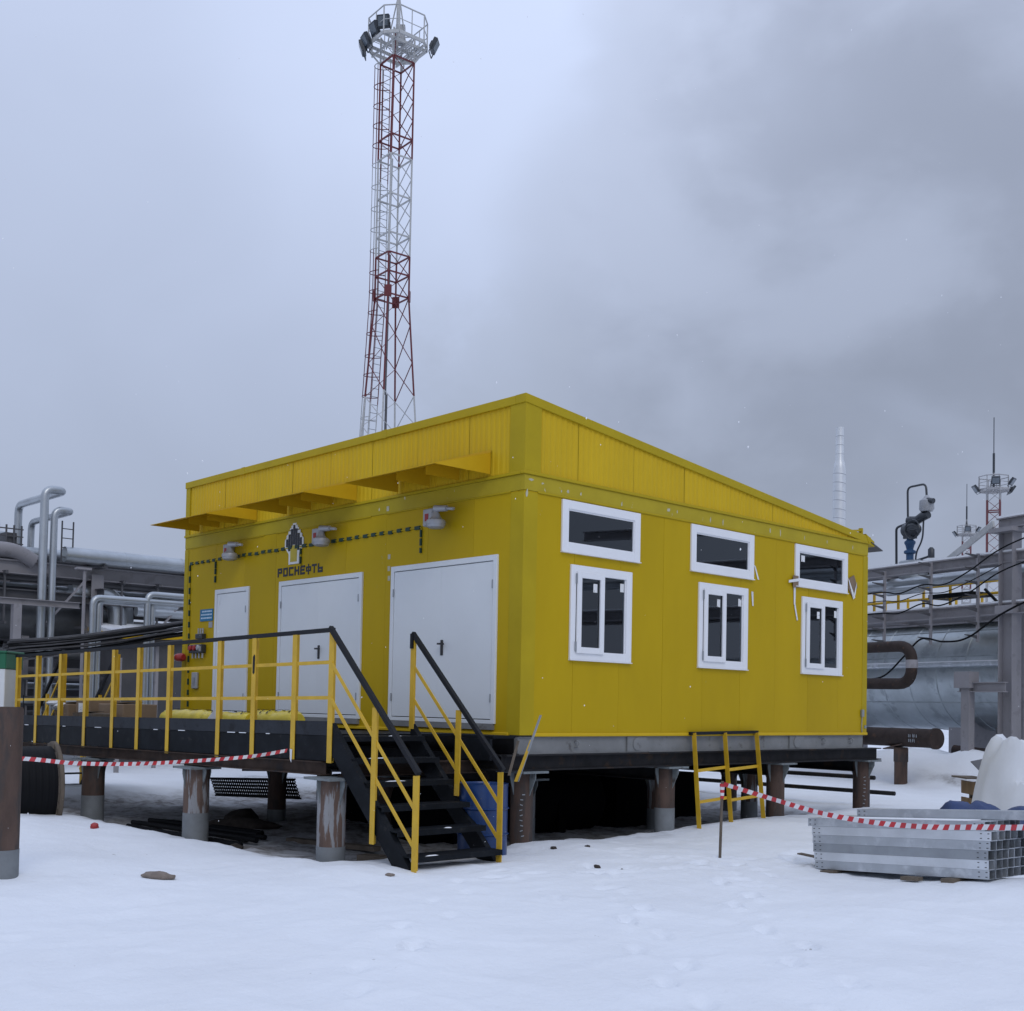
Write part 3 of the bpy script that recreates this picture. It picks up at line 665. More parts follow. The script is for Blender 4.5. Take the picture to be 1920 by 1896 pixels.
tag(B(-8.03, -7.90, -.008, -.002, 1.635, 1.74).build('paper_notice', LGREY, None), 'small pale notice just below the blue sign', 'notice')
bp = thing('push_button_box', 'black box with red push buttons on the wall by the single door', 'switch box', (-8.33, 0, 1.2))
B(-8.57, -8.10, -.10, -.003, 1.19, 1.34).build('housing', LAMPD, bp, bevel=.01)
for k in range(3): MB().lathe([(.05, 0), (.05, .02), (.038, .035)], (-8.49+.145*k, -.10, 1.28), (0, -1, 0), 14).build('button', RED if k < 2 else LGREY, bp)
B(-8.17, -8.11, -.115, -.101, 1.22, 1.31).build('label_plate', LGREY, bp)
for k in range(4): MB().tube([(-8.5+.12*k, -.05, 1.19), (-8.5+.12*k, -.05, 1.10)], .018, 8).build('gland', LGREY, bp)
b2 = thing('terminal_box', 'small dark terminal box above the red push buttons', 'switch box', (-8.3, 0, 1.47))
B(-8.36, -8.12, -.09, -.003, 1.44, 1.53).build('housing', LAMPD, b2, bevel=.008)
for k in range(3): MB().tube([(-8.32+.08*k, -.045, 1.53), (-8.32+.08*k, -.045, 1.63)], .016, 8).build('gland', LGREY, b2)
kp = thing('wall_socket', 'narrow grey metal plate low on the wall left of the single door', 'socket', (-8.44, 0, .7))
B(-8.53, -8.34, -.05, -.003, .56, .85).build('housing', LGREY, kp, bevel=.01); B(-8.47, -8.40, -.06, -.051, .63, .76).build('cover', GALVD, kp)
hl = thing('siren', 'red capped siren on a grey bracket at the far wall corner', 'siren', (-8.9, -.1, 1.1))
MB().tube([(-9.12, -.12, 1.08), (-9.0, -.12, 1.14), (-8.93, -.12, 1.13)], .04, 8).build('bracket', GALVD, hl, True)
MB().lathe([(.03, 0), (.07, .02), (.075, .20), (.05, .24)], (-8.95, -.12, 1.12), (1, 0, 0), 14).build('red_cap', RED, hl, True)
rv = MB().lathe([(.11, -.4), (.11, .13), (.15, .135), (.15, .18), (.05, .19)], (-.9, 4.55, roof_z(4.5)+.16), (0, 0, 1), 18).build('roof_vent', GALV, None, True)
tag(rv, 'short round galvanised vent pipe poking above the roof edge', 'vent')
# ------------------------------------------------------------------ foundation beams and piles
gr = thing('foundation_grillage', 'dark steel beam grid carrying the yellow building on the piles', 'foundation', (0, 0, -.45))
MB().ibeam((-.06, -.25, -.345), (-.06, D_+.45, -.345), .20, .205, .018).build('beam', DKB, gr)
for xx in (-3.0, -6.0, -8.85): MB().ibeam((xx, -.2, -.345), (xx, D_+.3, -.345), .20, .205, .018).build('beam', DKB, gr)
for yy in (.15, 3.0, 5.75, 8.35): MB().ibeam((-9.0, yy, -.56), (-.25, yy, -.56), .2, .20, .018).build('cross_beam', DKB, gr)
MB().ibeam((-9.6, -.20, -.345), (-.05, -.20, -.345), .16, .20, .018).build('beam', DKB, gr)
def make_pile(x, y, ztop, label, group, shaft=PILE, r=.145, base=.32, capd=(1, 0), wood=False):
    zg = gz(x, y)-.25; t = thing('steel_pile', label, 'pile', (x, y, zg+.25), group)
    MB().tube([(x, y, zg), (x, y, ztop-.03)], r, 20).build('shaft', shaft, t, True)
    if base: MB().tube([(x, y, zg), (x, y, zg+.25+base)], r+.003, 20).build('painted_base', PGREY, t, True)
    B(x-.26, x+.26, y-.22, y+.22, ztop-.03, ztop-.002).build('cap_plate', CAPG, t)
    for dx, dy in ((1, 0), (-1, 0), (0, 1), (0, -1)):
        e = Vector((dx, dy, 0)); n = Vector((-dy, dx, 0)); c = Vector((x, y, 0)); zt2 = ztop-.032; L = .25 if dx else .21
        MB().prism([c+e*(r-.01)+Vector((0, 0, zt2))-n*.006, c+e*L+Vector((0, 0, zt2))-n*.006, c+e*L+Vector((0, 0, zt2-.06))-n*.006, c+e*(r-.01)+Vector((0, 0, zt2-.30))-n*.006], n*.012).build('gusset', CAPG, t)
    return t
PG = 'round steel piles under the building and platform'
make_pile(-.17, .22, -.45, 'rusty pile with chalk marks under the near corner, beside the blue barrel', PG, base=0)
make_pile(-.17, 3.05, -.45, 'rusty pile with grey painted foot left of the yellow ladder frame', PG, base=.33, shaft=PILE)
make_pile(-.17, 5.80, -.45, 'dark rusty pile right of the yellow ladder frame', PG, base=0)
make_pile(-.17, 8.40, -.45, 'rusty pile below the far end of the window wall', PG, base=0)
for x, y in ((-1.5, 1.55), (-1.5, 4.45), (-1.6, 7.1)): make_pile(x, y, -.66, 'grey footed pile just behind the front row below the window wall, %s' % {1.55: 'nearest the corner', 4.45: 'middle one', 7.1: 'furthest one'}[y], PG, base=.35, shaft=PILEW)
for x in (-3.0, -6.0, -8.85):
    for y in (.22, 3.05, 5.8, 8.4): make_pile(x, y, -.66, 'dark rusty pile standing in the shade behind the front rows of piles', 'inner piles in the shade under the building', base=.2, r=.15)
make_pile(-.57, -2.40, -.49, 'pile with peeling grey paint left of the stairs', PG, shaft=PILEW, r=.165, base=.30)
make_pile(-3.78, -2.40, -.53, 'grey streaked pile in the middle below the platform edge', PG, shaft=PILEW, r=.17, base=.42)
make_pile(-7.10, -2.40, -.57, 'rusty pile with grey foot beside the cable drum', PG, r=.17, base=.45)
# chalk marks on the corner piles
for px_, py_ in ((-.17, .22), (-.17, 8.40)):
    ob = MB()
    for k in range(9):
        z = -.75-.065*k; a = -.72+random.uniform(-.12, .12)
        ob.obox((px_+.147*math.cos(a), py_+.147*math.sin(a), z), (-math.sin(a)*.018, math.cos(a)*.018, .006*random.uniform(-1, 1)), (math.cos(a)*.002, math.sin(a)*.002, 0), (0, 0, .006))
    par = min((o for o in bpy.data.objects if o.name.startswith('steel_pile')), key=lambda o: (o.location.x-px_)**2+(o.location.y-py_)**2)
    ob.build('chalk_mark', GALVD, par)
# ------------------------------------------------------------------ access platform along the door wall
PY = -2.43
def sag(x): return .012*(min(x, -.6)+.6)
pl = thing('access_platform', 'black steel access platform with yellow posts along the door wall', 'platform', (-5.5, -1.2, -.3))
def lin(y0, y1, z0, z1, x0, x1, name, m, bevel=0):
    vs = [(x0, y0, z0+sag(x0)), (x1, y0, z0+sag(x1)), (x1, y1, z0+sag(x1)), (x0, y1, z0+sag(x0)), (x0, y0, z1+sag(x0)), (x1, y0, z1+sag(x1)), (x1, y1, z1+sag(x1)), (x0, y1, z1+sag(x0))]
    return MB().add(vs, [(3,2,1,0),(4,5,6,7),(0,1,5,4),(1,2,6,5),(2,3,7,6),(3,0,4,7)]).build(name, m, pl, bevel=bevel)
x = -11.5
while x < -.75:
    lin(PY+.06, -.05, -.03, .0, x, min(x+1.0, -.74)-.012, 'deck_plate', BK); x += 1.0
lin(-.42, -.05, -.04, -.005, -.73, -.02, 'deck_plate', BK)
lin(PY+.010, PY+.018, -.015, .15, -11.5, -.62, 'toe_board', TOE)
lin(PY+.012, PY+.05, -.31, -.022, -11.5, -.60, 'edge_beam', BK)
for a, l in ((-9.95, .16), (-8.3, .10), (-7.05, .22), (-5.05, .12), (-4.3, .18), (-2.95, .30), (-2.75, .26), (-2.0, .08)): lin(PY+.002, PY+.012, -.022, -.012, a, a+l, 'snow_lip', SNOWCAP)
MB().ibeam((-11.5, PY+.06, -.40+sag(-11.5)), (-.75, PY+.06, -.40), .14, .16, .014).build('carrier_beam', RUSTB, pl)
for xx in (-.57, -3.78, -7.1): MB().ibeam((xx, PY+.15, -.41+sag(xx)), (xx, -.1, -.41+sag(xx)), .14, .16, .014).build('cross_beam', RUSTB, pl)
lin(-.47, -.43, -.31, -.045, -.72, -.03, 'edge_beam', BK)
# railing
for x in (-10.4, -9.48, -8.49, -7.48, -6.46, -5.6, -4.64, -3.22, -2.34, -1.40, -.62):
    z0, z1 = -.33+sag(x)+random.uniform(-.02, .02), 1.185+sag(x)
    MB().angle((x-.035, PY-.002, z0), (x-.035, PY-.002, z1), .095, .007, (1, 0, 0), (0, -1, 0) if False else (0, 1, 0)).build('post', YR, pl)
xs_ = [-10.4, -9.48, -8.49, -7.48, -6.46, -5.6, -4.64, -3.22, -2.34, -1.40, -.62]
for i in range(len(xs_)-1):
    for zz in (.83, .42): MB().bar((xs_[i]+.04, PY+.012, zz+sag(xs_[i])), (xs_[i+1]-.035, PY+.012, zz+sag(xs_[i+1])), .012, .042).build('rail', YR, pl)
MB().tube([(-10.48, PY+.02, 1.19+sag(-10.48)), (-5, PY+.02, 1.195+sag(-5)), (-.60, PY+.02, 1.205)], .034, 4).build('handrail', BKR, pl)
MB().prism([(-2.322, PY-.006, .70), (-2.30, PY-.006, .72), (-2.295, PY-.006, .93), (-2.315, PY-.006, .95), (-2.345, PY-.006, .92), (-2.345, PY-.006, .72)], (0, .003, 0)).build('paint_chip', BKR, pl)
# ------------------------------------------------------------------ near stairs
st = thing('steel_stairs', 'black steel stairs with yellow posts leading down from the platform to the snow', 'stairs', (.2, -1.8, -1.4))
def stringer(y, x0, z0, x1, z1, nm='stringer'):
    dp = .30
    MB().prism([(x0, y, z0), (x1, y, z1), (x1-.26, y, z1-.03), (x0-.02, y, z0-dp-.02)], (0, .012, 0)).prism([(x0, y+.012, z0), (x1, y+.012, z1), (x1-.02, y+.012, z1-.012), (x0-.02, y+.012, z0-.012)], (0, .06, 0)).prism(
        [(x0, y+.012, z0-dp), (x1-.26, y+.012, z1-.03), (x1-.28, y+.012, z1-.04), (x0-.02, y+.012, z0-dp-.012)], (0, .06, 0)).build(nm, BK, st)
BY = -1.15
stringer(PY+.01, -.60, .13, 1.02, -1.47); stringer(BY+.01, -.75, .12, .92, -1.47)
for k in range(6):
    z = -.225*k-.02 - .02*k; x = -.62+.286*k
    tr_ = MB().box(x-.13, x+.16, PY+.025, BY+.008, z-.014, z).box(x+.152, x+.16, PY+.025, BY+.008, z-.06, z-.014).box(x-.13, x-.122, PY+.025, BY+.008, z-.05, z-.014).build('tread', BK, st)
    for j in range(3):
        if random.random() < .45:
            yy = random.uniform(PY+.1, BY-.35); l = random.uniform(.08, .3)
            pm = MB(); n_ = 9; ring = []
            for q in range(n_): a = 2*math.pi*q/n_; rr = random.uniform(.55, 1.2); ring.append((x+.135+math.cos(a)*.022*rr, yy+math.sin(a)*l*.5*rr, z+.0005))
            top = [((p[0]+x+.135)/2, (p[1]+yy)/2, z+.009) for p in ring]
            pm.add(ring+top, [tuple(range(n_, 2*n_))]+[(q, (q+1) % n_, (q+1) % n_+n_, q+n_) for q in range(n_)]).build('snow_patch', SNOWCAP, st, True)
def stair_rail(y, tx, tz, posts, bz, sgn):
    s = (posts[-1][2]-tz)/(posts[-1][0]-tx)
    for x, z0, z1 in posts: MB().angle((x-.035, y-.004, z0), (x-.035, y-.004, z1-.025), .085, .007, (1, 0, 0), (0, 1, 0)).build('post', YR, st)
    x1 = posts[-1][0]
    for dz in (-.39, -.79): MB().bar((tx+.02, y+.008, tz+dz), (x1, y+.008, posts[-1][2]+dz), .012, .042, (0, 0, 1)).build('rail', YR, st)
    MB().bar((tx-.01, y+.008, tz+.015), (x1+.045, y+.008, posts[-1][2]+.0), .05, .052).build('handrail', BKR, st)
stair_rail(PY-.014, -.62, 1.215, [(.27, -1.17, .345), (1.02, -1.50, -.36)], 0, 1)
stair_rail(BY+.0, -.735, 1.225, [(-.735, .06, 1.20), (.155, -.70, .33), (.91, -1.48, -.36)], 0, 1)
MB().bar((-.735, BY+.0, 1.235), (-.735, BY+.0, 1.05), .05, .05, (1, 0, 0)).build('handrail_end', BKR, st)
# far stairs dropping away at the left end of the platform
fs = thing('far_stairs', 'black stairs with yellow rails going down behind the far end of the platform', 'stairs', (-12.2, -.7, -1.4))
for y in (-1.25, -.2):
    MB().prism([(-11.30, y, .05), (-11.30, y, -.22), (-12.80, y, -1.6), (-13.10, y, -1.6)], (0, .05, 0)).build('stringer', BK, fs)
    for x, z0, z1 in ((-11.3, -.1, 1.22), (-12.1, -.85, .42), (-12.9, -1.5, -.3)): MB().angle((x, y, z0), (x, y, z1), .07, .008, (1, 0, 0), (0, 1, 0)).build('post', YR, fs)
    MB().bar((-11.28, y, 1.24), (-12.95, y, -.38), .05, .05).build('handrail', BKR, fs)
    for dz in (-.38, -.76): MB().bar((-11.30, y, 1.24+dz), (-12.90, y, -.34+dz), .02, .035).build('rail', YR, fs)
for k in range(6): MB().box(-11.7-.27*k, -11.42-.27*k, -1.2, -.2, -.24*k-.22, -.24*k-.20).build('tread', BK, fs)
MB().angle((-8.98, -.25, -.1), (-8.98, -.25, 1.22), .07, .008, (1, 0, 0), (0, 1, 0)).build('post', YR, fs)
# ------------------------------------------------------------------ yellow frame leaning on the window wall
lf = thing('ladder_frame', 'yellow ladder-like railing frame leaning against the building base', 'railing', (.3, 4.25, -1.35))
def lx(z): return .05 + (.04-z)*.07
for y0, y1 in ((3.37, 3.40), (4.10, 4.16), (4.90, 4.98)):
    z1 = gz(.35, y1)-.02
    MB().angle((lx(.02), y0, .02), (lx(z1), y1, z1), .075, .008, (0, 1, 0), (1, 0, .2)).build('post', YR, lf)
for z in (-.50, -.95):
    for a, b in ((3.44, 4.12), (4.20, 4.94)): MB().bar((lx(z)+.01, a, z-.02), (lx(z)+.01, b, z+.02), .012, .045).build('rail', YR, lf)
MB().bar((lx(.03), 3.33, .02), (lx(.03), 4.98, .04), .05, .045).build('top_bar', BKR, lf)
# loose lengths leaning at the near corner
def leaner(p, q, w1, m, label, cat='steel angle'):
    o = MB().angle(p, q, w1, .006, (0, 1, 0), (1, 0, 0)).build('leaning_angle', m, None, loc=p); return tag(o, label, cat, 'loose lengths leaning at the near corner')
leaner((.62, -.62, -.52), (.30, .05, .26), .035, GALVD, 'thin grey steel angle leaning highest at the near corner')
leaner((.60, -.64, -.52), (.40, -.20, -.04), .05, YR, 'short yellow steel angle leaning at the near corner')
leaner((.55, -.70, -.45), (.36, -.38, -.05), .04, WOODG, 'brown lath leaning behind the yellow angle at the near corner', 'lath')
# blue barrel
bb = thing('blue_barrel', 'scratched blue steel barrel behind the stair railing', 'barrel', (.26, -.82, gz(.26, -.82)))
zb0 = gz(.26, -.82)-.04
MB().lathe([(.27, 0), (.295, .01), (.295, .28), (.316, .295), (.295, .31), (.295, .58), (.316, .595), (.295, .61), (.295, .87), (.30, .885), (.285, .885), (.28, .87), (.05, .87)], (.26, -.82, zb0), (0, 0, 1), 28).build('drum_body', BLUEB, bb, True)
MB().lathe([(.04, 0), (.04, .02)], (.36, -.86, zb0+.87), (0, 0, 1), 12).build('bung', GALVD, bb)
# stock on the platform
for k, (x0, x1, y, rr, lab) in enumerate(((-6.05, -4.65, -1.75, .13, 'yellow wrapped roll lying leftmost on the platform'), (-4.62, -3.35, -1.85, .12, 'yellow wrapped roll with torn wrapping in the middle of the platform'), (-3.32, -2.25, -1.8, .13, 'yellow wrapped roll with dark print lying rightmost on the platform'))):
    t = thing('insulation_roll', lab, 'roll', ((x0+x1)/2, y, .0), 'yellow wrapped rolls on the platform')
    n = 12; z = rr+.01+sag((x0+x1)/2)
    pts = [(x0+(x1-x0)*i/n, y+random.uniform(-.012, .012), z+random.uniform(-.008, .008)) for i in range(n+1)]
    rs = [rr*random.uniform(.93, 1.05) for _ in pts]; rs[0] = rs[-1] = rr*.78
    MB().tube(pts, rs, 14).build('wrap', WRAPY, t, True)
    for j in range(6):
        xx = x0+.12+(x1-x0-.24)*j/5; a0 = random.uniform(-2.4, -1.6)
        mb = MB()
        for q_ in range(3):
            a = a0+q_*.35; c = Vector((xx+q_*.01, y+math.cos(a)*(rr+.012), z-math.sin(a)*(rr+.012)))
            mb.obox(c, (.012, 0, 0), (0, -math.sin(a)*.02, -math.cos(a)*.02), (0, math.cos(a)*.002, -math.sin(a)*.002))
        mb.build('print_mark', BKR, t)
    if k == 1: MB().prism([(-4.3, y-.14, .10), (-4.05, y-.15, .08), (-3.9, y-.13, .26), (-4.15, y-.13, .22)], (0, .01, 0)).build('torn_wrap', PLASTW, t)
def carton(x, y, sx, sy, sz, m, lab, wrap=False, sheet=False):
    z0 = .0+sag(x); t = thing('carton', lab, 'carton', (x, y, z0), 'cartons at the far end of the platform')
    B(x-sx, x+sx, y-sy, y+sy, z0, z0+sz).build('box_body', m, t, bevel=.012)
    MB().obox((x, y-.1, z0+sz+.012), (sx*.98, 0, .02), (0, sy*.5, 0), (0, 0, .004)).build('flap', m, t)
    if sheet: B(x-.16, x+.08, y-sy-.004, y-sy-.001, z0+.06, z0+sz-.06).build('paper_sheet', STK, t)
    if wrap:
        mb = MB()
        for i in range(7): mb.lathe([(.02, 0), (.10, .02), (.13, .06), (.07, .10), (.02, .12)], (x+random.uniform(-.25, .25), y-sy-.03+random.uniform(-.1, .2), z0+random.uniform(.0, sz)), (random.uniform(-.3, .3), random.uniform(-.3, .3), 1), 7)
        mb.build('plastic_wrap', PLASTW, t)
carton(-9.95, -1.5, .30, .3, .36, CARD, 'carton bundled in crumpled clear plastic at the platform end', wrap=True)
carton(-9.2, -1.45, .28, .28, .43, CARD, 'tall carton with a white sheet stuck on its front', sheet=True)
carton(-8.25, -1.35, .48, .3, .36, CARD, 'wide open brown carton right of the tall carton')
carton(-8.2, -1.95, .40, .2, .20, WOODG, 'low dark wooden case in front of the wide carton')
# ------------------------------------------------------------------ items under the platform
dr = thing('cable_drum', 'black cable on a wooden drum behind the rusty pile stump', 'cable drum', (-7.05, -3.35, -1.6))
ax = Vector((.16, .987, 0)).normalized(); c0 = Vector((-7.0, -3.05, -.985))
MB().lathe([(.60, -1.0), (.605, -.06)], c0, ax, 40).build('wound_cable', CABLE, dr, True)
for k in range(9): MB().lathe([(.604, -.10-.09*k), (.609, -.12-.09*k), (.604, -.14-.09*k)], c0, ax, 40).build('cable_turn', CABLE, dr, True)
fl = MB().lathe([(.66, -.055), (.68, -.045), (.68, .0), (.66, .01)], c0, ax, 40).build('flange', WOODG, dr)
for k in range(-5, 6):
    h = .118*k; L = math.sqrt(max(0, .67**2-(abs(h)+.05)**2)); sd = Vector((-ax.y, ax.x, 0))
    MB().obox(c0+ax*-.064+Vector((0, 0, h)), sd*L, (0, 0, .056), ax*.006).build('flange_board', WOODG, fl)
MB().lathe([(.68, -1.06), (.68, -1.0)], c0, ax, 40).build('flange', WOODG, dr)
for k in range(7):
    a = Vector((-6.6+.10*k, -1.5-.14*k, 0)); b = a+Vector((2.6+random.uniform(-.3, .5), .25+random.uniform(-.15, .1), 0))
    pts = [a.lerp(b, i/6)+Vector((0, random.uniform(-.02, .02), 0)) for i in range(7)]; pts = [Vector((p.x, p.y, gz(p.x, p.y)+.05+.02*(k % 3))) for p in pts]
    tag(MB().tube(pts, .035, 8).build('black_pipe', CABLE, None, True, loc=pts[0]), 'thin black pipe in the bundle lying on the dirty ground beside the drum pile', 'pipe', 'black pipes lying under the platform')
ct = thing('perforated_tray', 'black perforated cable tray standing on edge below the platform', 'cable tray', (-7.2, .5, -1.4))
pa, pb_ = Vector((-8.75, .62, -1.36)), Vector((-5.75, .50, -1.20)); d = pb_-pa; L = d.length; d.normalize(); upv = Vector((.05, -.35, 1)).normalized(); upv = (upv-d*upv.dot(d)).normalized()
nr = 5; nc = int(L/.075); mb = MB(); Ht = .30; tn = d.cross(upv)*.003
for r_ in range(nr+1): mb.obox(pa+d*L/2+upv*(Ht*r_/nr), d*L/2, upv*.019, tn)
for c_ in range(nc+1):
    for r_ in range(nr): mb.obox(pa+d*(L*c_/nc)+upv*(Ht*(r_+.5)/nr), d*.021, upv*(Ht/nr/2-.0188), tn)
struct(mb.build('mesh_web', BK, ct), 'stuff')
MB().bar(pa+upv*Ht*1.04, pb_+upv*Ht*1.04, .05, .03).build('tray_flange', BK, ct); MB().bar(pa-upv*.02, pb_-upv*.02, .05, .03).build('tray_flange', BK, ct)
dt = thing('void_tank', 'large tank shape painted black to stand in for the dark void below the building', 'tank', (-2.2, 3.5, -1.6))  # tank shape blackened to read as the shaded void between the piles
MB().lathe([(.2, -1.9), (.52, -1.7), (.52, 1.9), (.2, 2.1)], (-2.45, 1.9, -1.12), (-.05, 1, 0), 24).build('tank_shell', VOIDB, dt, True)
B(-2.9, -1.95, .6, .75, -1.75, -1.1).build('saddle', VOIDB, dt); B(-2.9, -1.95, 2.7, 2.85, -1.75, -1.1).build('saddle', VOIDB, dt)
for k, (b_, lab) in enumerate((((-3.0, -2.1, 4.2, 5.6), 'tall black mass added to darken the void right of the black tank'), ((-3.9, -2.6, 5.3, 6.9), 'black mass added to darken the void behind the yellow ladder frame'), ((-5.6, -4.6, 1.0, 3.6), 'black mass added to darken the void left of the black tank'))):
    tag(B(b_[0], b_[1], b_[2], b_[3], -1.75, -.72-.05*k).build('dark_mass', VOIDB, None, bevel=.02), lab, 'crate')  # dark masses added to close off and darken the space under the building
bx2 = tag(B(-4.9, -3.4, 4.4, 7.4, -1.7, -.80).build('dark_mass', VOIDB, None, bevel=.02), 'broad box painted black like the dark void below the building', 'crate')
for k, (p, q, r_) in enumerate((((-9.5, 9.6, -.85), (-.6, 9.6, -.83), .04), ((-9.5, 9.7, -1.12), (-.25, 9.7, -1.10), .04), ((-13, 3.5, -.9), (-9.4, 9.0, -.9), .04), ((-13, 3.6, -1.2), (-9.4, 9.1, -1.2), .04))):
    tag(MB().tube([p, q], r_, 8).build('low_pipe', DKB, None, True, loc=p), ('upper' if k % 2 == 0 else 'lower')+' dark low pipe on the snow behind the '+('building' if k < 2 else 'platform'), 'pipe')
tag(MB().obox((-2.6, -1.0, -1.55), (.9, .1, .02), (-.02, .07, 0), (0, 0, .03)).build('ground_plank', WOODG, None), 'dark plank lying on the dirty ground below the platform', 'plank')
tag(MB().obox((-.4, -1.3, -1.53), (.75, .25, .01), (-.03, .09, 0), (0, 0, .05)).build('ground_plank', WOODG, None), 'dark timber on the ground behind the stairs', 'timber')
# dirt clods and stones
def rock(x, y, sx, sy, sz, m, name, label, cat, sink=.3):
    bm = bmesh.new(); bmesh.ops.create_icosphere(bm, subdivisions=3, radius=1)
    s = random.uniform(0, 50)
    for v_ in bm.verts:
        n_ = noise.noise(v_.co*1.3+Vector((s, 0, 0)))*.35+noise.noise(v_.co*3+Vector((s, 2, 0)))*.15; v_.co *= 1+n_; v_.co = Vector((v_.co.x*sx, v_.co.y*sy, v_.co.z*sz))
    for f in bm.faces: f.smooth = True
    me = bpy.data.meshes.new(name); bm.to_mesh(me); bm.free(); me.materials.append(m)
    o = bpy.data.objects.new(name, me); col.objects.link(o); o.location = (x, y, ground(x, y)[0]+sz*(1-sink)-sz*.3); o.rotation_euler.z = random.uniform(0, 6)
    return tag(o, label, cat)
rock(-.05, -4.75, .15, .10, .045, STONE, 'stone', 'flat brown stone lying alone in the snow at left', 'stone')
rock(2.05, -.75, .04, .03, .02, SOIL, 'dirt_clod', 'small dark clod on the snow right of the stairs', 'clod')
rock(2.30, -.63, .03, .02, .02, SOIL, 'dirt_clod', 'tiny dark crumb beside the clod right of the stairs', 'clod')
rock(.62, .02, .06, .04, .02, SOIL, 'dirt_clod', 'dark soil heap at the foot of the corner pile', 'clod')
rock(.9, .32, .04, .03, .015, SOIL, 'dirt_clod', 'small dark clod just right of the corner pile', 'clod')
rock(-3.05, -2.2, .14, .09, .05, SOIL, 'dirt_clod', 'dark lump on dirty ground right of the middle pile', 'clod')
rock(-5.1, -.9, .5, .22, .12, SOIL, 'dirt_heap', 'dark dirt heap under the platform near the drum', 'heap')
rock(-6.0, -.4, .35, .25, .14, SOIL, 'dirt_heap', 'lumpy dirt heap furthest back under the platform', 'heap')
rock(-4.35, -3.55, .06, .05, .05, RED, 'red_scrap', 'small reddish scrap on the snow by the drum', 'scrap')
rock(1.15, -2.85, .07, .05, .015, STONE, 'dirt_clod', 'greyish frozen lump at the foot of the stairs', 'clod')
# ------------------------------------------------------------------ foreground pile stump, tapes, stake
fp = thing('pile_stump', 'rusty steel pile stump with grey foot at the left edge', 'pile', (-.90, -5.94, -1.35))
MB().lathe([(.165, -1.6), (.165, .262), (.150, .262), (.150, .1)], (-.90, -5.96, 0), (0, 0, 1), 28).build('shaft', PILE, fp, True)
MB().tube([(-.90, -5.96, -1.6), (-.90, -5.96, -1.10)], .1685, 28).build('painted_base', PGREY, fp, True)
MB().bar((-.80, -5.83, .25), (-.80, -5.83, .38), .008, .008, (1, 0, 0)).build('wire_stub', CABLE, fp)
def tape(name, pts, label, wd=.075, stripe=.085, twist=0.):
    pts = [Vector(p) for p in pts]
    # catmull-rom resample
    P = [pts[0]*2-pts[1]]+pts+[pts[-1]*2-pts[-2]]; c = []
    for i in range(1, len(P)-2):
        for k in range(24):
            t = k/24; c.append(.5*((2*P[i])+(P[i+1]-P[i-1])*t+(2*P[i-1]-5*P[i]+4*P[i+1]-P[i+2])*t*t+(3*P[i]-P[i-1]-3*P[i+1]+P[i+2])*t**3))
    c.append(pts[-1])
    # arc-length resample at half stripes
    out = [c[0]]; acc = 0; step = stripe/2
    for i in range(1, len(c)):
        a, b = c[i-1], c[i]; L = (b-a).length
        while acc+L >= step:
            a = a+(b-a)*((step-acc)/L); L = (b-a).length; acc = 0; out.append(a.copy())
        acc += L
    mb = MB(); n = len(out)
    for i in range(n-1):
        mb.cur = (i//2) % 2
        d = (out[i+1]-out[i]).normalized(); up = Vector((0, 0, 1)); sd = d.cross(up).normalized()
        def off(j):
            ph = math.sin(j*.35)*.25 + twist*j
            nn = (up*math.cos(ph)+sd*math.sin(ph)); return nn*wd/2
        sl = d*wd*.22
        mb.add([out[i]-off(i)-sl, out[i+1]-off(i+1)-sl, out[i+1]+off(i+1)+sl, out[i]+off(i)+sl], [(0, 1, 2, 3)])
    o = mb.build(name, TAPER, None, mats=[TAPER, TAPEW], loc=pts[0])
    return tag(o, label, 'barrier tape')
tape('barrier_tape', [(-1.02, -6.40, -.225), (-.82, -5.80, -.235), (-1.0, -5.20, -.30), (-1.30, -4.40, -.335), (-1.52, -3.55, -.325), (-1.50, -2.9, -.285), (-1.41, -2.455, -.215)], 'red and white barrier tape sagging from the pile stump to the platform', wd=.042, stripe=.058)
tape('barrier_tape', [(2.29, 1.15, -.5), (2.89, 1.19, -.62), (3.63, 1.11, -.73), (4.31, 1.04, -.77), (4.96, .92, -.75), (5.57, .77, -.69), (6.04, .62, -.64), (6.78, .37, -.51)], 'red and white barrier tape running from the thin stake past the channel stack', wd=.054, stripe=.066)
tag(MB().prism([(-1.425, PY-.012, -.20), (-1.37, PY-.012, -.205), (-1.385, PY-.012, -.36), (-1.41, PY-.012, -.33)], (0, .004, 0)).build('tape_end', TAPEW, None), 'loose white tape end hanging from a platform post', 'barrier tape')
sk_ = thing('thin_stake', 'thin brown stake stuck in the snow holding the barrier tape', 'stake', (2.23, 1.18, -1.42))
MB().tube([(2.225, 1.18, -1.55), (2.25, 1.18, -.47)], .017, 6).build('rod', WOODG, sk_)
tk = MB()
for k in range(5):
    tk.cur = k % 2; z = -.50-.035*k; tk.tube([(2.25, 1.18, z), (2.248, 1.18, z-.035)], .030-.002*k, 7)
tk.build('tape_knot', TAPER, sk_, mats=[TAPER, TAPEW])
tag(MB().tube([(6.78, .37, -1.6), (6.79, .37, -.44)], .017, 6).build('thin_stake', WOODG, None), 'thin brown stake at the far right end of the barrier tape', 'stake')
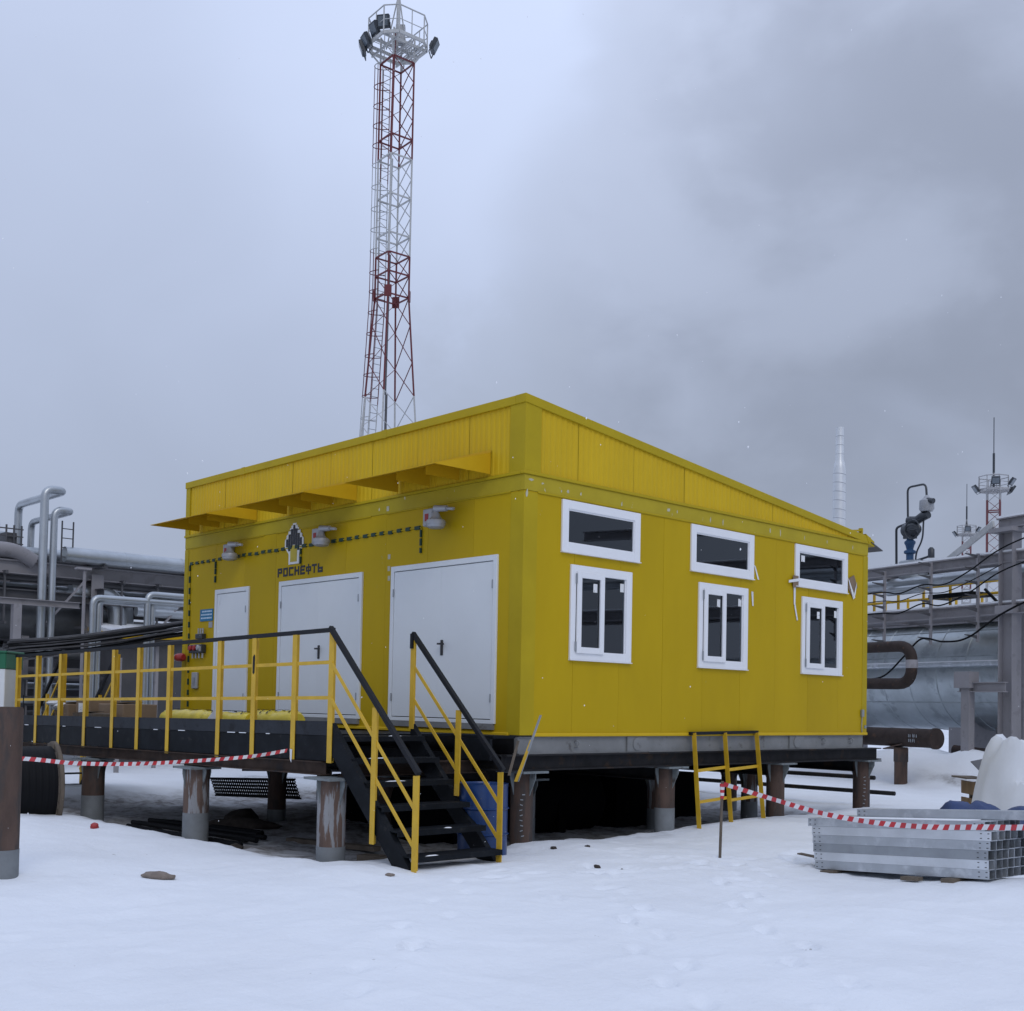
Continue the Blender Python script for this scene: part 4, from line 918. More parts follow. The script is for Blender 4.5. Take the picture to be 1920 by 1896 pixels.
# ------------------------------------------------------------------ stack of galvanised channels
cuv = Vector((2.129, -.215, .150)).normalized(); cvv = Vector((.10, .995, 0)).normalized(); corner = Vector((3.285, 1.507, -1.40))
def channel(s0, s1, vpos, zpos, m, label, group, hh=.0935, ww=.112, holes=True):
    base = corner+cuv*s0+cvv*vpos+Vector((0, 0, zpos)); t = thing('steel_channel', label, 'channel', base, group)
    L = s1-s0; th = .0028; X, Y, Z = cuv*L, cvv*ww, Vector((0, 0, hh))
    mb = MB()
    mb.obox(base+X/2+cvv*th/2+Z/2, X/2, cvv*th/2, Z/2)
    mb.obox(base+X/2+Y*.5+Vector((0, 0, th/2)), X/2, cvv*(ww/2-th), Vector((0, 0, th/2)))
    mb.obox(base+X/2+Y*.5+Z-Vector((0, 0, th/2)), X/2, cvv*(ww/2-th), Vector((0, 0, th/2)))
    mb.obox(base+X/2+Y-cvv*th/2+Z/2, X/2, cvv*th/2, Z/2)
    mb.build('profile', m, t)
    if holes:
        hb = MB()
        for s in (.03, .10, L-.11, L-.03):
            for f in (.25, .75): hb.obox(base+cuv*s+Z*f-cvv*.0012, cuv*.010, cvv*.001, Vector((0, 0, .004)))
        hb.build('bolt_hole', GAP, t)
    return t
rows = ['bottom', 'second from bottom', 'third from bottom', 'fourth from bottom', 'fifth from bottom', 'top']
MTS = [GALV, GALVB, GALVD, GALV, GALVB, GALV]
for r_ in range(6):
    for c_ in range(6):
        s0 = random.uniform(-.025, .025) - (.07 if r_ == 5 else 0); s1 = 2.14+random.uniform(-.012, .012)+(.03 if r_ == 4 else 0)-(.06 if r_ == 5 else 0)
        if c_ == 0: lab, grp = 'galvanised channel, %s of the front column of the stack' % rows[r_], 'galvanised channels in the stack'
        else: lab, grp = 'galvanised channel behind the front column of the stack, showing its open end', 'galvanised channels behind the front column'
        channel(s0, s1, .1155*c_+random.uniform(0, .003), .0950*r_+.0002*c_, MTS[r_] if c_ == 0 else random.choice(MTS), lab, grp, holes=c_ == 0)
for k in range(3):
    channel(.36+.02*k, 2.95, .30+.10*k, .575, (GALV, GALVD, GALVB)[k], ('long galvanised channel lying on top of the stack, nearest one', 'long galvanised channel on top of the stack, middle one', 'long galvanised channel on top of the stack, rearmost one')[k], 'long channels on top of the stack', hh=.085, ww=.09, holes=k == 0)
for k, s in enumerate((.25, 1.75)):
    tag(MB().obox(corner+cuv*s+cvv*.25+Vector((0, 0, -.05)), cuv*.07, cvv*.36, (0, 0, .045)).build('bearer', WOODG, None), ('left' if k == 0 else 'right')+' wooden bearer under the channel stack', 'bearer')
tag(MB().obox(corner+cuv*-.12+cvv*.1+Vector((0, 0, .13)), cuv*.16+Vector((0, 0, -.02)), cvv*.04, (0, 0, .008)).build('wood_stick', WOODG, None), 'dark wooden stick poking out left of the channel stack', 'stick')
tag(MB().obox(corner+cuv*1.35+cvv*-.12+Vector((0, 0, -.025)), cuv*.10, cvv*.05, (0, 0, .02)).build('wood_stick', WOODG, None), 'wood scrap half buried in snow before the channel stack', 'scrap')
sn = tag(MB().obox(corner+cuv*1.0+cvv*.13+Vector((0, 0, .574)), cuv*.9, cvv*.12, (0, 0, .004)).build('snow_cover', SNOWCAP, None), 'thin snow lying on top of the channel stack', 'snow')
# tarpaulins and crate
def sheet(name, nx, ny, fn, m, th=0):
    vs = [fn(i/nx, j/ny) for j in range(ny+1) for i in range(nx+1)]
    fs_ = [(j*(nx+1)+i, j*(nx+1)+i+1, (j+1)*(nx+1)+i+1, (j+1)*(nx+1)+i) for j in range(ny) for i in range(nx)]
    return MB().add(vs, fs_)
def heap(cx, cy, rx, ry, top, seed, peaks, m, name, label, cat, base=-1.45, fold=.05):
    def fn(u, v_):
        x = (u*2-1)*1.0; y = (v_*2-1)*1.0; h = 0
        for a, b, s, hh in peaks:
            q = max(0, 1-(((x-a)**2+(y-b)**2)**.5)/s); h = max(h, hh*min(1, (1-(1-min(1, q*1.9))**2.2 if fold > .1 else q*q*(3-2*q)*1.05)))
        n_ = noise.noise((x*2.3+seed, y*2.3, seed)); rid = abs(noise.noise((x*3.1, y*3.1+seed, 3)))
        h = h*(1+.16*n_) - fold*rid*min(1, h*6) - fold*.18*abs(noise.noise((x*7.5, y*5.5+seed, 9)))*min(1, h*6)
        wx = cx+rx*x*cr.x+ry*y*(-cr.y); wy = cy+rx*x*cr.y+ry*y*cr.x
        return (wx, wy, base+h*top)
    o = sheet(name, 44, 44, fn, m).build(name, m, None, True, loc=(cx, cy, base)); return tag(o, label, cat)
heap(3.42, 7.08, 1.22, 1.1, 1.62, 3.3, [(.05, 0, .85, 1.0), (.40, .15, .80, .96), (.7, -.1, .7, .85), (-.1, -.45, .6, .6)], TARPW, 'white_tarp', 'white tarpaulin draped over a pile of goods at the right edge', 'tarpaulin', fold=.24)
heap(4.15, 3.75, .95, .75, .76, 8.1, [(-.25, 0, .95, .98), (.1, .1, .9, 1.0), (.5, 0, .9, .92)], TARPB, 'blue_tarp', 'blue tarpaulin covering goods behind the channel stack', 'tarpaulin', fold=.08)
wc = thing('wooden_crate', 'wooden crate with grey sheet lid left of the white tarpaulin', 'crate', (2.25, 7.75, -1.4))
cb = Vector((2.36, 7.87, -1.4))
for k in range(4): MB().obox(cb+cr*(-.26+.13*k)+Vector((0, 0, .34))-cf*.28, Vector((cr.x, cr.y, 0))*.058, Vector((cf.x, cf.y, 0))*.012, (0, 0, .40+.02*(k % 2))).build('board', WOOD, wc)
for k in range(3): MB().obox(cb-cr*.32+Vector((0, 0, .12+.26*k)), Vector((cf.x, cf.y, 0))*.28, Vector((cr.x, cr.y, 0))*.012, (0, 0, .10)).build('board', WOOD, wc)
B(cb.x-.22, cb.x+.22, cb.y-.22, cb.y+.22, -1.4, -.68).build('crate_core', WOODG, wc)
MB().obox(cb+Vector((.06, -.04, 1.0)), Vector((cr.x, cr.y, .22))*.24, Vector((cf.x, cf.y, .35))*.24, (0, 0, .006)).build('lid_sheet', GSTD, wc)
MB().obox(cb-cr*.32+Vector((0, 0, .80)), Vector((cr.x, cr.y, 0))*.16, Vector((cf.x, cf.y, 0))*.3, (0, 0, .012)).build('top_board', WOODG, wc)
# white and green cabinet behind the pile stump
cbn = thing('site_cabinet', 'white cabinet with a green top band at the left edge', 'cabinet', (-11.6, -3.0, -1.4))
def cab(z0, z1, e, nm, m): MB().obox(Vector((-11.36, -2.92, (z0+z1)/2)), Vector((cr.x, cr.y, 0))*(.80+e), Vector((cf.x, cf.y, 0))*(.35+e), (0, 0, (z1-z0)/2)).build(nm, m, cbn, bevel=.01)
cab(-1.45, .84, 0, 'body', WHTC); cab(.842, 1.12, .012, 'top_band', GREENP); cab(1.122, 1.16, .03, 'lid', GREENP)
# ------------------------------------------------------------------ lattice masts
lr = Vector((cr.x, cr.y, 0)).normalized(); df = Vector((cf.x, cf.y, 0)).normalized(); UZ = Vector((0, 0, 1))
def legdir(k, th):
    a = th+math.pi/2*k; return -df*math.cos(a)+lr*math.sin(a)          # k=0 nearest the viewer, 1 right, 2 far, 3 left
def lattice(t, c, th, half, levels, rings, colour, leg, brace):
    c = Vector((c[0], c[1], 0))
    P = lambda k, z: c+legdir(k % 4, th)*half(z)+UZ*z
    for i in range(len(levels)-1):
        z1, z0 = levels[i], levels[i+1]; m = colour((z0+z1)/2)
        for k in range(4):
            MB().bar(P(k, z0), P(k, z1), leg, leg, legdir(k, th)).build('leg', m, t)
            MB().bar(P(k, z1), P(k+1, z0), brace, brace*.6).build('brace', m, t)
            if i in rings: MB().bar(P(k, z1), P(k+1, z1), brace*1.5, brace*1.6).build('ring_bar', m if i else colour(z0), t)
def floodlight(t, p, aim, tilt, s=.30):
    aim = Vector(aim).normalized(); sd = aim.cross(UZ).normalized(); n = (aim*math.cos(tilt)-UZ*math.sin(tilt)).normalized(); u = sd.cross(n); p = Vector(p)
    b = MB().obox(p, sd*s, u*s, n*.09).obox(p-n*.13, sd*s*.5, u*s*.5, n*.06).build('floodlight', LAMPD, t, bevel=.02)
    MB().obox(p+n*.094, sd*s*.78, u*s*.72, n*.006).build('lens', LGLASS, b)
    MB().bar(p-sd*(s+.02)-u*.05, p-sd*(s+.02)-u*(s+.16), .03, .04, n).bar(p+sd*(s+.02)-u*.05, p+sd*(s+.02)-u*(s+.16), .03, .04, n).bar(p-sd*(s+.02)-u*(s+.15), p+sd*(s+.02)-u*(s+.15), .03, .04, n).build('yoke', LAMPD, b)
zy = lambda y: 30.45-.02283*y
mc = Vector((-29.25, 19.55, 0))
mt = thing('lighting_mast', 'tall red and white lattice mast with floodlights and caged ladder behind the building', 'mast', (mc.x, mc.y, -1.3))
TH_ = -.12
def mhalf(z): return .74 if z > zy(560) else .74+(zy(560)-z)*.0767
mcol = lambda z: REDT if (zy(300) < z < zy(112)) or (zy(745) < z < zy(482)) else WHTT
ml = [zy(v_) for v_ in (60, 112, 149, 186, 223, 260, 297, 335, 372, 408, 445, 482, 518, 560, 612, 682, 745, 800, 862, 935, 1020, 1120, 1240, 1388)]
lattice(mt, mc, TH_, mhalf, ml, {1, 5, 6, 8, 10, 11, 12, 13}, mcol, .066, .036)
for k in range(4): MB().obox(mc+legdir(k, TH_)*.76+UZ*zy(556), legdir(k, TH_)*.03, legdir(k+1, TH_)*.16, (0, 0, .25)).build('gusset', REDT, mt, bevel=.02)
for z0, z1 in ((zy(1388), zy(745)), (zy(745), zy(482)), (zy(482), zy(300)), (zy(300), zy(60))):
    MB().tube([mc-lr*.16-df*.3+UZ*z0, mc-lr*.10-df*.3+UZ*z1], .055, 6).build('cable_duct', GSTD if z0 < zy(500) else mcol((z0+z1)/2), mt)
# ladder and cage
lc = lambda z: mc - lr*(mhalf(z)*.66) + df*(mhalf(z)*.40)
zz = [zy(v_) for v_ in range(95, 1380, 60)]
for s in (-.2, .2):
    for i in range(len(zz)-1): MB().tube([lc(zz[i])+df*s*.6+lr*s*.75+UZ*zz[i], lc(zz[i+1])+df*s*.6+lr*s*.75+UZ*zz[i+1]], .022, 5).build('ladder_rail', mcol(zz[i]-.2), mt)
rb = MB(); z = zy(1370)
while z < zy(98): rb.tube([lc(z)-df*.12-lr*.15+UZ*z, lc(z)+df*.12+lr*.15+UZ*z], .012, 4); z += .35
struct(rb.build('ladder_rungs', GSTD, mt), 'stuff')
hz = [zy(v_) for v_ in (108, 148, 186, 224, 262, 300, 342, 384, 424, 464, 506, 542, 582, 622, 664, 700, 740, 782, 830, 880)]
out = (-lr*.75+df*.25).normalized(); sdv = UZ.cross(out)
def hoop(z): 
    c = lc(z); return [c+out*(.0+.56*math.sin(math.pi*q/12)) + sdv*(.33*math.cos(math.pi*q/12)) + UZ*z for q in range(13)]
for z in hz: MB().tube(hoop(z), .02, 5).build('cage_hoop', mcol(z), mt)
for q in (2, 4, 6, 8, 10):
    for i in range(len(hz)-1): MB().tube([hoop(hz[i])[q], hoop(hz[i+1])[q]], .014, 4).build('cage_strap', mcol((hz[i]+hz[i+1])/2), mt)
# platform of the mast
pz = 28.62
def pp(a, b, z): return mc + (legdir(0, TH_)+legdir(1, TH_))*.7071*a + (legdir(1, TH_)-legdir(0, TH_))*.7071*b + UZ*z
out8 = [(1.10, -.62), (1.10, .62), (.62, 1.10), (-.62, 1.10), (-1.10, .62), (-1.10, -.62), (-.62, -1.10), (.62, -1.10)]
for i in range(8):
    a, b = out8[i], out8[(i+1) % 8]
    MB().bar(pp(*a, pz), pp(*b, pz), .07, .14).build('platform_edge', WHTT, mt)
    MB().tube([pp(*a, pz+1.15), pp(*b, pz+1.15)], .03, 6).build('platform_rail', WHTT, mt)
    MB().tube([pp(*a, pz+.55), pp(*b, pz+.55)], .018, 5).build('platform_rail', WHTT, mt)
    MB().tube([pp(*a, pz), pp(*a, pz+1.15)], .03, 6).build('platform_post', WHTT, mt)
    m_ = ((a[0]+b[0])/2, (a[1]+b[1])/2)
    if i % 2 == 0: MB().tube([pp(*m_, pz), pp(*m_, pz+1.15)], .022, 6).build('platform_post', WHTT, mt)
for s in (-.62, 0, .62):
    MB().bar(pp(s, -1.1, pz-.05), pp(s, 1.1, pz-.05), .07, .12).build('floor_beam', WHTT, mt); MB().bar(pp(-1.1, s, pz-.16), pp(1.1, s, pz-.16), .06, .09).build('floor_beam', WHTT, mt)
for k in range(9):
    if k in (4,): continue
    MB().bar(pp(-.55, .15+.10*k, pz+.03), pp(.6, .15+.10*k, pz+.03), .055, .03).build('grating_bar', WHTT, mt)
for k in range(4): MB().bar(mc+legdir(k, TH_)*.74+UZ*(zy(112)), pp(*[(.9, -.9), (.9, .9), (-.9, .9), (-.9, -.9)][k], pz-.1), .06, .06).build('platform_strut', WHTT, mt)
MB().obox(pp(-.2, .25, pz+.72), lr*.20, df*.14, UZ*.42).build('control_cabinet', LGREY, mt, bevel=.02)
MB().obox(pp(.1, -.1, pz+.95), lr*.05, df*.05, UZ*1.0).build('spire_base', WHTT, mt); MB().tube([pp(0, 0, pz+1.2), pp(0, 0, pz+5.5)], [.09, .03], 8).build('lightning_rod', WHTT, mt)
for k in range(3): MB().tube([pp([.45, -.45, 0][k], [-.3, -.3, .45][k], pz), pp(0, 0, pz+2.4)], .03, 5).build('spire_leg', WHTT, mt)
fl_ = mt
floodlight(fl_, pp(.35, -.95, pz+.62)-df*.0, -df*.9-lr*.2, .2, .27)
floodlight(fl_, pp(-.05, -1.15, pz+.42), -df*.6-lr*.8, .35, .26)
floodlight(fl_, pp(-.55, -1.25, pz+.10), -lr*.9-df*.45, .5, .26)
floodlight(fl_, mc-lr*1.52+UZ*(pz-.05), -lr-df*.1, .35, .26)
floodlight(fl_, mc+lr*1.58+UZ*(pz+.10), lr-df*.1, .45, .27)
def far_mast(c, zb_, zrod0, zrod1, a, s, label, zground):
    t = thing('distant_mast', label, 'mast', (c[0], c[1], zground)); c = Vector((c[0], c[1], 0))
    lv = [zb_-1.25*a*i for i in range(int((zb_-zground)/(1.25*a))+1)]+[zground]
    lattice(t, c, .35, lambda z: a, lv, set(range(0, 60, 2)), lambda z: FARW if zb_-z < 1.4*a or ((zb_-z) % (16*a)) > 10*a else FARR, .09*s, .055*s)
    pr = [c+Vector((math.cos(q*math.pi/4), math.sin(q*math.pi/4), 0))*1.75*a for q in range(8)]
    for q in range(8):
        p0, p1 = pr[q], pr[(q+1) % 8]
        MB().bar(p0+UZ*zb_, p1+UZ*zb_, .1*s, .14*s).build('platform_edge', FARW, t); MB().tube([p0+UZ*(zb_+1.15), p1+UZ*(zb_+1.15)], .04*s, 5).build('platform_rail', FARW, t)
        MB().tube([p0+UZ*(zb_+.6), p1+UZ*(zb_+.6)], .025*s, 5).build('platform_rail', FARW, t); MB().tube([p0+UZ*zb_, p0+UZ*(zb_+1.15)], .035*s, 5).build('platform_post', FARW, t)
        MB().bar(c+UZ*(zb_-.1), p0+UZ*(zb_-.05), .08*s, .1*s).build('floor_beam', FARW, t)
    for k in range(4): MB().tube([c+legdir(k, .35)*.6*a+UZ*zb_, c+UZ*zrod0], .045*s, 5).build('spire_leg', FARW, t)
    MB().tube([c+UZ*(zrod0-1.5), c+UZ*(zrod0+1.5)], .09*s, 6).build('rod_base', LAMPD, t); MB().tube([c+UZ*(zrod0+1.5), c+UZ*zrod1], .035*s, 5).build('lightning_rod', LAMPD, t)
    for d_ in (lr, -lr, (lr-df*.9).normalized(), (-lr*.3-df).normalized()): floodlight(t, c+d_*2.15*a+UZ*(zb_+(.1 if abs(d_.dot(lr)) > .9 else .6)), d_, .6, .30*s)
far_mast((-34.35, 87.6), 19.6, 21.3, 25.9, .72, 1.15, 'red and white floodlight mast furthest right behind the pipe bridge', -1.2)
far_mast((-63.95, 143.7), 25.0, 27.4, 32.0, .75, 1.25, 'small faint floodlight mast far away left of the nearer mast', -1.2)
# ------------------------------------------------------------------ chimney
ch = thing('chimney', 'tall shiny banded metal chimney behind the roof', 'chimney', (-13.66, 29.56, -1.3))
c_ = Vector((-13.66, 29.56, 0))
MB().lathe([(.235, -1.3), (.235, 9.7), (.20, 9.95), (.155, 10.1), (.145, 11.36)], c_, (0, 0, 1), 24).build('stack', CHIM, ch, True)
z = 4.0
while z < 9.7: MB().lathe([(.236, 0), (.246, .012), (.236, .024)], c_+UZ*z, (.10, .10, 1), 24).build('band', CHBAND, ch, True); z += .345
for z in (10.3, 10.65, 11.0): MB().lathe([(.15, z), (.16, z+.01), (.15, z+.02)], c_, (0, 0, 1), 20).build('band', CHBAND, ch, True)
# ------------------------------------------------------------------ right-hand plant: vessel, cable bridge, valves
RO = Vector((-6.143, 18.888, 0)); ra = Vector((.9660, -.2587, 0)); rn = Vector((.2587, .9660, 0))
def Q(s, o, z): return RO+ra*s+rn*o+UZ*z
vs_ = thing('storage_vessel', 'huge silver clad horizontal vessel behind the pipe bridge', 'vessel', Q(1, 3.2, -1.3))
VZ, VR = 1.58, 1.67
cy = MB().lathe([(VR, -9), (VR, 9.5)], Q(0, 2.6+VR, VZ), ra, 64).build('shell', CLAD, vs_, True)
for hh, sg_ in ((9.5, 1), (-9, -1)):
    MB().lathe([(VR*math.cos(q*math.pi/16), hh+sg_*.8*math.sin(q*math.pi/16)) for q in range(9)], Q(0, 2.6+VR, VZ), ra, 48).build('dished_end', CLAD, vs_, True)
s = -8.2
while s < 9.4: MB().lathe([(VR+.001, s), (VR+.012, s+.012), (VR+.012, s+.035), (VR+.001, s+.047)], Q(0, 2.6+VR, VZ), ra, 64).build('cladding_seam', CLAD, vs_, True); s += 1.02
for an in (-1.9, -.55, .25, .75):
    MB().bar(Q(-9, 2.6+VR-(VR+.004)*math.cos(an), VZ+(VR+.004)*math.sin(an)), Q(9.5, 2.6+VR-(VR+.004)*math.cos(an), VZ+(VR+.004)*math.sin(an)), .012, .03).build('cladding_seam', CLAD, vs_)
for s in (-5.5, .6, 6.2):
    MB().obox(Q(s, 2.6+VR, -.75), ra*.10, rn*1.1, UZ*.95).build('saddle', GST, vs_); MB().obox(Q(s, 2.75, -.7), ra*.22, rn*.06, UZ*.7).build('saddle_leg', GST, vs_)
vr = thing('vessel_walkway', 'yellow handrails of the walkway on top of the vessel', 'walkway', Q(1, 3.2, 3.1))
MB().obox(Q(1, 3.9, 3.16), ra*7, rn*.8, UZ*.03).build('walkway_deck', GSTD, vr); MB().obox(Q(1, 3.9, 3.215), ra*7, rn*.78, UZ*.02).build('snow_layer', SNOWCAP, vr)
s = -5.9
while s < 8.0:
    for o_ in (2.3, 4.7): MB().bar(Q(s, o_, 2.9), Q(s, o_, 4.0), .06, .06, (1, 0, 0)).build('post', YR, vr)
    s += .95
for o_ in (2.3, 4.7):
    for z in (3.32, 3.62, 3.95): MB().bar(Q(-6, o_, z), Q(8, o_, z), .04, .045).build('rail', YR, vr)
MB().obox(Q(.9, 2.5, 3.66), ra*.75, rn*.4, UZ*.06).build('black_mat', BK, vr)
MB().bar(Q(2.0, 2.2, 3.75), Q(2.7, 2.2, 3.1), .06, .06).build('black_brace', BK, vr)
# cable bridge in front of the vessel
br = thing('cable_bridge', 'grey steel pipe bridge with cable arms in front of the silver vessel', 'pipe bridge', Q(4.6, 0, -1.3))
for z, h_ in ((4.17, .26), (2.94, .28)):
    MB().ibeam(Q(-8, 0, z), Q(21, 0, z), .20, h_, .03).build('beam', GST, br); MB().obox(Q(6.5, 0, z+h_/2+.025), ra*14.4, rn*.09, UZ*.022).build('snow_layer', SNOWCAP, br)
    MB().ibeam(Q(-8, 1.5, z), Q(21, 1.5, z), .20, h_, .03).build('beam', GST, br)
for s in (-6, 0.05, 4.62, 10.5, 16.5):
    for z in (4.17, 2.94): 
        if s != 4.62: MB().ibeam(Q(s, .1, z-.0), Q(s, 1.4, z), .14, .2, .02).build('cross_beam', GST, br)
for s in (4.62, 10.5, 16.5):
    cz = ground(*Q(s, -.05, 0).xy, False)[0]-.3
    MB().obox(Q(s, -.05, (4.75+cz)/2), ra*.20, rn*.012, UZ*(4.75-cz)/2).obox(Q(s-.19, -.05, (4.75+cz)/2), ra*.012, rn*.16, UZ*(4.75-cz)/2).obox(Q(s+.19, -.05, (4.75+cz)/2), ra*.012, rn*.16, UZ*(4.75-cz)/2).build('column', GST, br)
    MB().obox(Q(s, -.10, 4.80), ra*.34, rn*.30, UZ*.05).build('column_cap', GST, br)
    MB().obox(Q(s, -.06, 2.9), ra*.26, rn*.2, UZ*.10).build('splice_plate', GST, br)
MB().ibeam(Q(4.35, -.1, 4.98), Q(19, -.1, 5.2), .22, .26, .03).build('top_beam', GST, br); MB().obox(Q(11, -.1, 5.235), ra*6.6+UZ*.1, rn*.1, UZ*.03).build('snow_layer', SNOWCAP, br)
MB().obox(Q(4.40, .7, 1.2), ra*.10, rn*.10, UZ*2.7).build('inner_column', GST, br)
for s in (.69, 2.28, 3.75, 5.6, 7.2, 8.8, 11.8, 13.4):
    zt2, zb2 = 4.15+.05*min(s, 4), 2.25
    po = MB().bar(Q(s, -.13, zb2-.1), Q(s, -.13, zt2), .05, .07, rn).build('arm_post', GST, br)
    for k in range(7):
        z = zt2-.06-(zt2-zb2-.1)/6*k
        MB().prism([Q(s-.012, -.16, z+.03), Q(s-.012, -.16, z-.05), Q(s-.012, -.58, z+.02), Q(s-.012, -.58, z+.04)], ra*.024).build('cable_arm', GSTD, po)
for s, z, cap in ((3.70, 1.02, 1), ):
    cz = -1.6; MB().obox(Q(s, -.4, (z+cz)/2), ra*.12, rn*.10, UZ*(z-cz)/2).build('short_column', GST, br)
    MB().obox(Q(s-.05, -.4, z+.2), ra*.24, rn*.16, UZ*.2).build('pipe_seat', GST, br); MB().ibeam(Q(s-.25, -.4, z+.02), Q(s+1.1, -.4, z+.02), .16, .24, .02).build('seat_beam', GST, br)
def sagcable(name, label, pts, r=.018, m=CABLE):
    pts = [Vector(p) for p in pts]; P = [pts[0]*2-pts[1]]+pts+[pts[-1]*2-pts[-2]]; c = []
    for i in range(1, len(P)-2):
        for k in range(8):
            t = k/8; c.append(.5*((2*P[i])+(P[i+1]-P[i-1])*t+(2*P[i-1]-5*P[i]+4*P[i+1]-P[i+2])*t*t+(3*P[i]-P[i-1]-3*P[i+1]+P[i+2])*t**3))
    c.append(pts[-1]); return tag(MB().tube(c, r, 6).build(name, m, None, True, loc=pts[0]), label, 'cable', 'cables strung along the pipe bridge')
o5 = -.45
sagcable('bridge_cable', 'black cable swooping low from the pipe bridge column to the U-shaped pipe', [Q(7.2, o5, 3.6), Q(4.9, o5, 2.85), Q(3.75, o5, 2.26), Q(3.0, o5, 2.18), Q(2.28, o5, 2.28), Q(1.7, o5, 1.85), Q(1.0, o5, 1.35), Q(.2, o5, 1.25)], .024)
sagcable('bridge_cable', 'black cable in the middle arms of the pipe bridge', [Q(7.2, o5, 4.3), Q(4.9, o5, 3.85), Q(3.75, o5, 3.35), Q(2.9, o5, 3.10), Q(2.28, o5, 3.18), Q(1.5, o5, 2.98), Q(.69, o5, 3.02), Q(-2, o5, 2.95)])
sagcable('bridge_cable', 'black cable in the upper arms of the pipe bridge', [Q(7.2, o5, 4.9), Q(4.9, o5, 4.4), Q(3.75, o5, 3.88), Q(3.0, o5, 3.62), Q(2.28, o5, 3.66), Q(1.5, o5, 3.5), Q(.69, o5, 3.58), Q(-2, o5, 3.45)])
sagcable('bridge_cable', 'thin black cable below the upper arms of the pipe bridge', [Q(4.7, o5, 3.95), Q(3.75, o5, 3.62), Q(3.0, o5, 3.42), Q(2.28, o5, 3.44), Q(1.5, o5, 3.3), Q(.69, o5, 3.34), Q(-2, o5, 3.2)], .012)
pipe('clad_pipe', 'silver clad pipe running along the pipe bridge just below its upper beam', [Q(-8, .75, 3.92), Q(21, .75, 3.92)], .165, CLADP, bands=1.0)
pipe('clad_pipe', 'second silver pipe further back on the pipe bridge', [Q(-8, 1.3, 4.02), Q(21, 1.3, 4.02)], .12, CLADP)
pipe('clad_pipe', 'short thick silver pipe piece hung below the pipe bridge pipe', [Q(.2, .5, 3.70), Q(1.4, .5, 3.71)], .12, CLADP)
pipe('trace_pipe', 'thin snow dusted pipe running across the middle of the vessel', [Q(-6, 2.3, 1.75), Q(20, 2.3, 1.75)], .075, GALV)
tag(MB().obox(Q(7, 2.3, 1.83), ra*13, rn*.05, UZ*.015).build('snow_cover', SNOWCAP, None), 'strip of snow lying on the thin pipe before the vessel', 'snow')
pipe('rusty_bend', 'brown rusty U-shaped pipe bend sticking out beside the building', [Q(.3, -2, 2.0), Q(3.42, -2, 2.0), Q(3.42, -2, 1.08), Q(.3, -2, 1.12)], .138, BROWNP, bend=.42, n=18)
tag(MB().tube([Q(3.42, -2, 1.46), Q(3.42, -2, 1.66)], .142, 18).build('pipe_wrap', GST, None, True), 'pale grey patch wrapped round the U-shaped pipe', 'wrap')
rp = thing('rusty_main', 'thick rusty brown pipe lying below the vessel with chalk numbers', 'pipe', Q(2, -2, -.4))
MB().tube([Q(-2, -2, -.21), Q(4.1, -2, -.21)], .225, 24).build('pipe_run', BROWNP, rp, True)
MB().lathe([(.225, 0), (.25, .02), (.25, .10), (.15, .11)], Q(4.1, -2, -.21), ra, 24).build('end_flange', BROWNP, rp, True)
cm = MB()
for k in range(9): cm.obox(Q(3.55+.06*(k % 5)+random.uniform(-.02, .02), -2.222, -.16-.11*(k//5)), ra*.012+UZ*random.uniform(-.02, .02), rn*.002, UZ*.035)
cm.build('chalk_mark', GALVD, rp)
sp = thing('rusty_support', 'short rusty support post with crooked top plate in the snow', 'post', Q(3.1, -2, -1.3))
MB().tube([Q(3.1, -2, -1.6), Q(3.1, -2, -.45)], .155, 20).build('shaft', PILE, sp, True); MB().tube([Q(3.1, -2, -.80), Q(3.1, -2, -.47)], .170, 20).build('collar', PILE, sp, True)
MB().obox(Q(3.0, -2, -.43), ra*.30+UZ*.07, rn*.2, UZ*.012).build('top_plate', PILE, sp)
tag(MB().tube([Q(2.1, -2.3, 1.0), Q(2.12, -2.3, -1.4)], .035, 8).build('thin_rod', BROWNP, None, True), 'thin dark rod standing just behind the building corner', 'rod')
pipe('bent_pipe', 'dark bent pipe lying on the snow beyond the rusty pipe', [Q(2.5, .5, -.55), Q(3.6, .7, -.62), Q(4.4, .9, -.50)], .14, BROWNP)
for k, (s, o_, h_, w_) in enumerate(((2.2, 1.8, .9, .05), (3.0, 2.0, .9, .08), (2.65, 2.2, .5, .04))): tag(MB().obox(Q(s+.6, o_, -1.2+h_/2+.05), ra*w_, rn*w_, UZ*(h_/2+.3)).build('low_post', GSTD, None), ['thin dark', 'broad dark', 'short dark'][k]+' post under the right part of the vessel', 'post')
pipe('low_pipe', 'black low pipe on the ground under the vessel', [Q(1.6, 2.2, -.95), Q(9, 2.2, -.95)], .06, DKB)
